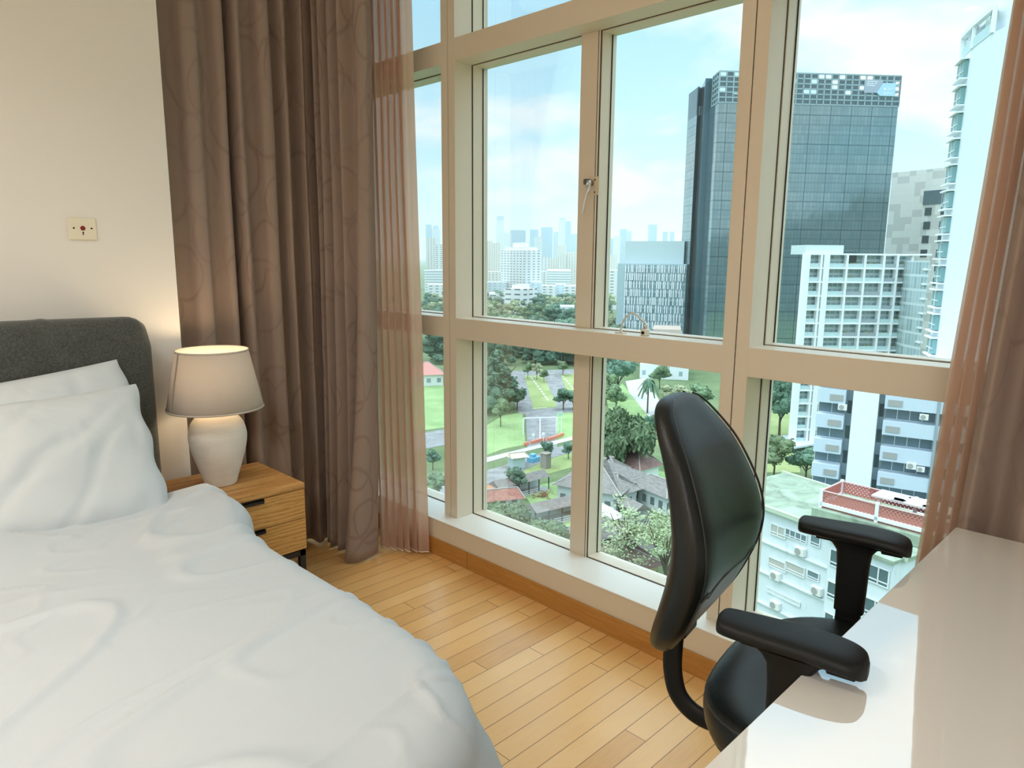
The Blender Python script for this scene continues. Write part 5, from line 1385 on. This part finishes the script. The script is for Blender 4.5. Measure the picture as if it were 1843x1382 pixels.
for (s0_, o0, s1_, o1_) in ((0.1, 0, 5.1, 0), (5.4, 0, LT, 0), (0, .1, 0, WT-.1), (.1, WT, LT, WT)):
    p, q_ = tp(s0_, o0, 0), tp(s1_, o1_, 0); Lq = (q_-p).length
    m = MB().face([(p.x, p.y, .55), (q_.x, q_.y, .55), (q_.x, q_.y, hT), (p.x, p.y, hT)], [(0, .01), (Lq, .01), (Lq, hT-.54), (0, hT-.54)])
    o = m.build('pierced_wall', M_pierced, ter, solid=.10); MB().bar((p.x, p.y, hT), (q_.x, q_.y, hT), .16, .10).build('coping', mat('coping_pink', (.62, .42, .38), .8) if 'coping_pink' not in bpy.data.materials else bpy.data.materials['coping_pink'], o)
for (s, o_) in ((0, 0), (5.25, 0), (0, WT), (7, WT), (10.5, 0)): MB().obox(tp(s, o_, .95), .30, .30, 1.95, dT).build('post', M_offwhite, ter)
cn = MB(); gg = random.Random(3)
cn.obox(tp(7.6, 3.4, 1.75), 7.6, 2.6, .16, dT)
for q_ in range(22): cn.obox(tp(4.2+gg.uniform(0, 6.8), 2.4+gg.uniform(0, 2.), 1.86), gg.uniform(.5, 1.1), gg.uniform(.4, .9), .06, dT)
cn.obox(tp(4.4, 2.6, 1.0), .25, .25, 1.4, dT).obox(tp(10.9, 2.6, 1.0), .25, .25, 1.4, dT)
cn.build('shelter', mat('weathered_slab', (.62, .60, .55), .9), ter)

# ---- pavilion roof and pool garden between tree and flats
block('garden_pavilion', 'small dark pavilion with a pale flat roof among the trees', 'building', (1383, 1432), (200, 194), 792, M_wind, depth=9, parts=[(1.12, .5)], roofmat=mat('pale_flat_roof', (.60, .68, .74), .7))

# ---- old school compound: tiled halls and covered walkways
M_tiles = mat('grey_roof_tiles', rough=.85, fn=lambda k, b: k.put(b.inputs['Base Color'], k.ramp(k.noise(k.mapping(world_co(k), (1, 1, 4)), 1.2, 5, .6), (.3, (.17, .155, .14)), (.7, (.30, .275, .25)))))
M_redt = mat('red_roof_tiles', rough=.85, fn=lambda k, b: k.put(b.inputs['Base Color'], k.ramp(k.noise(world_co(k), 1.5, 5, .6), (.3, (.26, .10, .075)), (.7, (.42, .20, .15)))))
M_oran = mat('orange_roof_tiles', (.60, .27, .15), .85)
M_brn = mat('brown_roof_tiles', rough=.85, fn=lambda k, b: k.put(b.inputs['Base Color'], k.ramp(k.noise(world_co(k), 1.5, 5, .6), (.3, (.17, .10, .085)), (.7, (.28, .17, .14)))))
F_wall = fmat('school_walls', (.66, .70, .68), (.13, .17, .17), 2.4, 3.6, (.25, .75), (.3, .75), .7, .3)
def hip(name, label, a, b_, wdt, zeave, rise, roofm, wallm=F_wall, cat='building', hipf=.5, over=.9):
    """gabled/hipped hall: a, b_ pixel ends of the front eave seen at eave height"""
    za = GZ+zeave; p, q_ = G(*a, z=za), G(*b_, z=za); d_ = (q_-p); L_ = d_.length; d_.normalize(); n_ = Vector((-d_.y, d_.x, 0)); n_ = n_ if n_.dot(p) > 0 else -n_
    t = thing(name, label, cat, (p.x, p.y, GZ))
    def h(s, o_, z): v = d_*s+n_*o_; return Vector((v.x, v.y, z))
    e = over
    MB().prism([xy(h(e, e, 0)), xy(h(L_-e, e, 0)), xy(h(L_-e, wdt-e, 0)), xy(h(e, wdt-e, 0))], 0, zeave-.1).build('walls', wallm, t)
    hf = wdt*hipf; r0_, r1_ = h(hf, wdt/2, zeave+rise), h(L_-hf, wdt/2, zeave+rise); A_, B_, C_, D_ = h(0, 0, zeave), h(L_, 0, zeave), h(L_, wdt, zeave), h(0, wdt, zeave)
    rf = MB().face([A_, B_, r1_, r0_]).face([C_, D_, r0_, r1_]).face([D_, A_, r0_]).face([B_, C_, r1_]).face([A_, D_, C_, B_]).build('roof', roofm, t)
    MB().bar(r0_, r1_, .35, .2).bar(A_, r0_, .25, .15).bar(B_, r1_, .25, .15).build('ridge_cap', mat('ridge_grey', (.36, .34, .31), .8) if 'ridge_grey' not in bpy.data.materials else bpy.data.materials['ridge_grey'], rf)
    return t
def walkway(label, a, b_, wdt, roofm, zeave=3.0, rise=1.2):
    za = GZ+zeave; p, q_ = G(*a, z=za), G(*b_, z=za); d_ = (q_-p); L_ = d_.length; d_.normalize(); n_ = Vector((-d_.y, d_.x, 0)); n_ = n_ if n_.dot(p) > 0 else -n_
    t = thing('covered_walkway', label, 'walkway', (p.x, p.y, GZ))
    def h(s, o_, z): v = d_*s+n_*o_; return Vector((v.x, v.y, z))
    A_, B_, C_, D_ = h(0, 0, zeave), h(L_, 0, zeave), h(L_, wdt, zeave), h(0, wdt, zeave); r0_, r1_ = h(0, wdt/2, zeave+rise), h(L_, wdt/2, zeave+rise)
    MB().face([A_, B_, r1_, r0_]).face([C_, D_, r0_, r1_]).face([D_, A_, r0_]).face([B_, C_, r1_]).build('roof', roofm, t)
    pst = max(2, int(L_/2.6))
    for q2 in range(pst+1):
        pp_ = h(L_*q2/pst, .4, 0); MB().box(pp_.x-.09, pp_.y-.09, 0, pp_.x+.09, pp_.y+.09, zeave).build('post', M_wind, t)
    MB().bar(h(0, .4, .9), h(L_, .4, .9), .06, .10).bar(h(0, .4, .45), h(L_, .4, .45), .06, .10).build('railing', M_offwhite, t)
    MB().bar(h(0, wdt-.3, 1.2), h(L_, wdt-.3, 1.2), .2, 2.4).build('back_wall', M_low, t)
    MB().prism([xy(h(0, 0, 0)), xy(h(L_, 0, 0)), xy(h(L_, wdt, 0)), xy(h(0, wdt, 0))], -.1, .15).build('floor', M_path, t)
    return t
hip('school_hall', 'large grey tiled school hall right of the small courtyard', (993, 872), (1118, 893), 17, 4.5, 4.6, M_tiles)
hip('school_annex', 'grey tiled annex with a small white gable behind the school hall', (1062, 850), (1118, 858), 8, 4.2, 3., M_tiles)
hip('school_wing', 'grey tiled wing to the right of the school hall with white walls', (1112, 893), (1158, 880), 10, 4., 2.6, M_tiles)
walkway('long covered walkway running up to the school hall', (898, 880), (990, 858), 4.0, M_tiles)
walkway('short covered walkway below the small courtyard', (966, 924), (1060, 903), 4.6, M_tiles)
walkway('covered walkway sloping down right of the school hall', (1085, 892), (1142, 922), 4., M_tiles)
hip('red_roof_shed', 'low shed with a worn red tiled roof beside the courtyard', (868, 905), (946, 897), 5.5, 2.8, 1.6, M_redt, hipf=.15)
hip('gate_lodge', 'small lodge with an orange tiled roof at the left pane edge', (866, 888), (892, 878), 5, 3.2, 1.8, M_oran)
hip('brown_roof_house', 'white house with a brown hipped roof left of the chair', (1152, 848), (1196, 836), 11, 3.8, 3.8, M_brn, wallm=M_offwhite)
hip('orange_roof_hut', 'tiny hut with an orange roof beside the weeping tree', (1078, 842), (1092, 838), 4, 3., 1.6, M_oran)
hip('bottom_hall', 'long grey brown tiled hall at the bottom of the right pane', (1040, 1012), (1185, 985), 12, 4., 4., M_tiles)
hip('lower_hall', 'tiled hall with a yellowish wall at the lowest edge of the right pane', (1105, 1040), (1200, 1016), 12, 4., 3.2, M_brn, wallm=fmat('yellow_wall', (.62, .50, .28), (.16, .13, .09), 2.2, 3.5, (.3, .7), (.2, .8)))
hip('back_hall', 'long dark tiled roof behind the house with the brown roof', (1128, 868), (1200, 898), 7, 4., 2.2, M_tiles)
hip('red_roof_bungalow', 'white bungalow with a pink red roof in the narrow left pane', (740, 676), (802, 674), 12, 4.5, 4.5, mat('pink_red_tiles', (.62, .28, .24), .8), wallm=fmat('bungalow_walls', (.82, .84, .82), (.25, .32, .32), 4, 4.4, (.3, .7), (.3, .7)))
# white canopies
for (a_, b2_, lbl) in (((1076, 925), (1104, 915), 'white fabric canopy in front of the bottom hall, left one'), ((1098, 938), (1126, 928), 'white fabric canopy in front of the bottom hall, right one')):
    za = GZ+3; p, q_ = G(*a_, z=za), G(*b2_, z=za); t = thing('canopy', lbl, 'canopy', (p.x, p.y, GZ)); d_ = q_-p; n_ = Vector((-d_.y, d_.x, 0)).normalized()*4.5
    MB().face([(0,0,3), (d_.x,d_.y,3), (d_.x+n_.x, d_.y+n_.y, 3.6), (n_.x, n_.y, 3.6)]).build('cover', M_offwhite, t, solid=.1)
    for v in (Vector((0,0,0)), d_, n_, d_+n_): MB().box(v.x-.06, v.y-.06, 0, v.x+.06, v.y+.06, 3.05).build('post', M_offwhite, t)
# brush pile on the courtyard lawn
p = G(976, 893); bm_ = MB(); gg = random.Random(9)
for _ in range(46):
    a_ = Vector((gg.gauss(0, 1.1), gg.gauss(0, .8), gg.uniform(.05, .5))); bm_.bar(a_, a_+Vector((gg.uniform(-1.2, 1.2), gg.uniform(-1, 1), gg.uniform(-.1, .4))), .12)
o = bm_.build('brushwood_pile', mat('brown_brush', (.30, .17, .10), .9)); o.location = (p.x, p.y, GZ+.05); tag(o, 'heap of brown brushwood on the small courtyard lawn', 'wood pile')
# height gauge, barriers, sign, booth
def gantry():
    a_, b2_ = G(942, 783), G(1001, 781); d_ = b2_-a_; t = thing('height_gantry', 'white goalpost height gantry over the ramp road', 'gantry', a_)
    for v in (Vector((0,0,0)), d_): MB().bar((v.x, v.y, 0), (v.x, v.y, 4.9), .28).build('post', M_offwhite, t)
    MB().bar((0,0,4.9), (d_.x, d_.y, 4.9), .30).build('crossbar', M_offwhite, t)
gantry()
p = G(972, 790); o = MB().bar((0,0,.04), tuple((G(972, 752)-p).xy)+(.04,), .3, .05).build('trim_4', M_white); o.location = (p.x, p.y, GZ+.12); structure(o)
for i, (x0, y0, x1, y1) in enumerate(((943, 803, 951, 801), (955, 800, 981, 793), (986, 794, 999, 790), (999, 790, 1014, 784))):
    a_, b2_ = G(x0, y0), G(x1, y1); d_ = b2_-a_
    o = MB().bar((0,0,.5), (d_.x, d_.y, .5), .5, 1.0).build('road_barrier', mat('orange_barrier', (.80, .28, .18), .6) if i == 0 else bpy.data.materials['orange_barrier'], bevel=.08); o.location = a_
    tag(o, ['leftmost short orange barrier at the foot of the ramp', 'longest orange barrier across the foot of the ramp', 'orange barrier right of the longest one', 'rightmost orange barrier beside the lawn'][i], 'barrier')
for i, (px, py) in enumerate(((960, 797), (978, 795))):
    p = G(px, py); t = thing('bollard_sign', ['white post sign behind the barriers, left one', 'white post sign behind the barriers, right one'][i], 'sign', p); MB().bar((0,0,0), (0,0,2.6), .15).build('post', M_offwhite, t); MB().box(-.3, -.3, 1.9, .3, .3, 2.5).build('sign_head', M_offwhite, t)
p = G(1004, 780); t = thing('direction_sign', 'pale green road sign on two posts beside the ramp', 'sign', p); q_ = G(1010, 779)-p
MB().bar((0,0,0), (0,0,6), .15).build('post', M_offwhite, t); MB().bar((q_.x, q_.y, 0), (q_.x, q_.y, 6), .15).build('post', M_offwhite, t); MB().bar((-q_.x*.2, -q_.y*.2, 5.7), (q_.x*1.3, q_.y*1.3, 5.7), .15, 1.2).build('sign_board', mat('pale_green_sign', (.50, .68, .58), .6), t)
hip('bus_shelter', 'bus shelter with a sandy yellow roof by the road', (920, 826), (954, 822), 5, 3., .6, mat('sandy_roof', (.72, .62, .40), .8), wallm=M_balg, cat='shelter', hipf=.1)
p = G(960, 831); o = MB().box(-1.4, -1, 0, 1.4, 1, 1.3).box(-.9, -.6, 1.3, .5, .6, 2.1).build('blue_skip', mat('blue_paint', (.20, .50, .72), .6), bevel=.1); o.location = p; tag(o, 'light blue covered container beside the road', 'container')
p = G(982, 842); o = MB().box(-.9, -.9, 0, .9, .9, 3.6).box(-1.1, -1.1, 3.6, 1.1, 1.1, 3.8).build('brick_chimney', mat('grey_brown_brick', (.36, .32, .28), .85)); o.location = p; tag(o, 'square grey brick chimney behind the walkway', 'chimney')
p = G(929, 832); t = thing('car', 'dark green car parked under the shelter by the road', 'car', p, .6); MB().box(-2.1, -.85, .3, 2.1, .85, .85).box(-1.1, -.75, .85, 1.3, .75, 1.45).build('body', mat('dark_green_paint', (.04, .10, .08), .3), t, bevel=.15, seg=3)
for sx in (-1.35, 1.35):
    for sy in (-.8, .8): MB().tube([(sx, sy-.1, .32), (sx, sy+.1, .32)], .32, 14).build('wheel', M_black, t)

# ---- our own building above and below this flat (it shows mirrored in the glass tower)
M_host = fmat('host_tower_wall', (.42, .44, .42), (.10, .14, .16), 3.2, 3.1, (.2, .8), (.3, .8))
structure(MB().prism([(-16, -26), (1.88, -26), (1.88, 34), (-16, 34)], GZ, -.16).build('wall_tower_below', M_host))
M_mirr = fmat('neighbour_wall', (.20, .27, .28), (.07, .11, .12), 3.2, 3.1, (.2, .8), (.3, .8))
for (x0, x1, zt_) in ((150, 215, 22), (215, 262, 34), (262, 286, 40), (286, 345, 55)):      # neighbours beyond the right edge, mirrored in the glass tower
    structure(MB().prism([(x0, -190), (x1, -190), (x1, -150), (x0, -150)], GZ, zt_).build('wall_neighbour', M_mirr))

# ---- humid air between here and the far city
def haze():
    m = bpy.data.materials.new('humid_air'); m.use_nodes = True; nt = m.node_tree; nt.nodes.clear(); k = NT(nt)
    v = k.add('ShaderNodeVolumeScatter'); k.put(v.inputs['Color'], (.93, .98, 1.0)); v.inputs['Density'].default_value = HAZE; v.inputs['Anisotropy'].default_value = .2
    k.l.new(v.outputs[0], k.add('ShaderNodeOutputMaterial').inputs['Volume']); return m
HAZE = .00020
o = MB().box(170, -800, GZ+.02, 6200, 6200, 420).build('haze', haze()); tag(o, 'pale blue humid haze over the distant city', 'haze', kind='stuff')
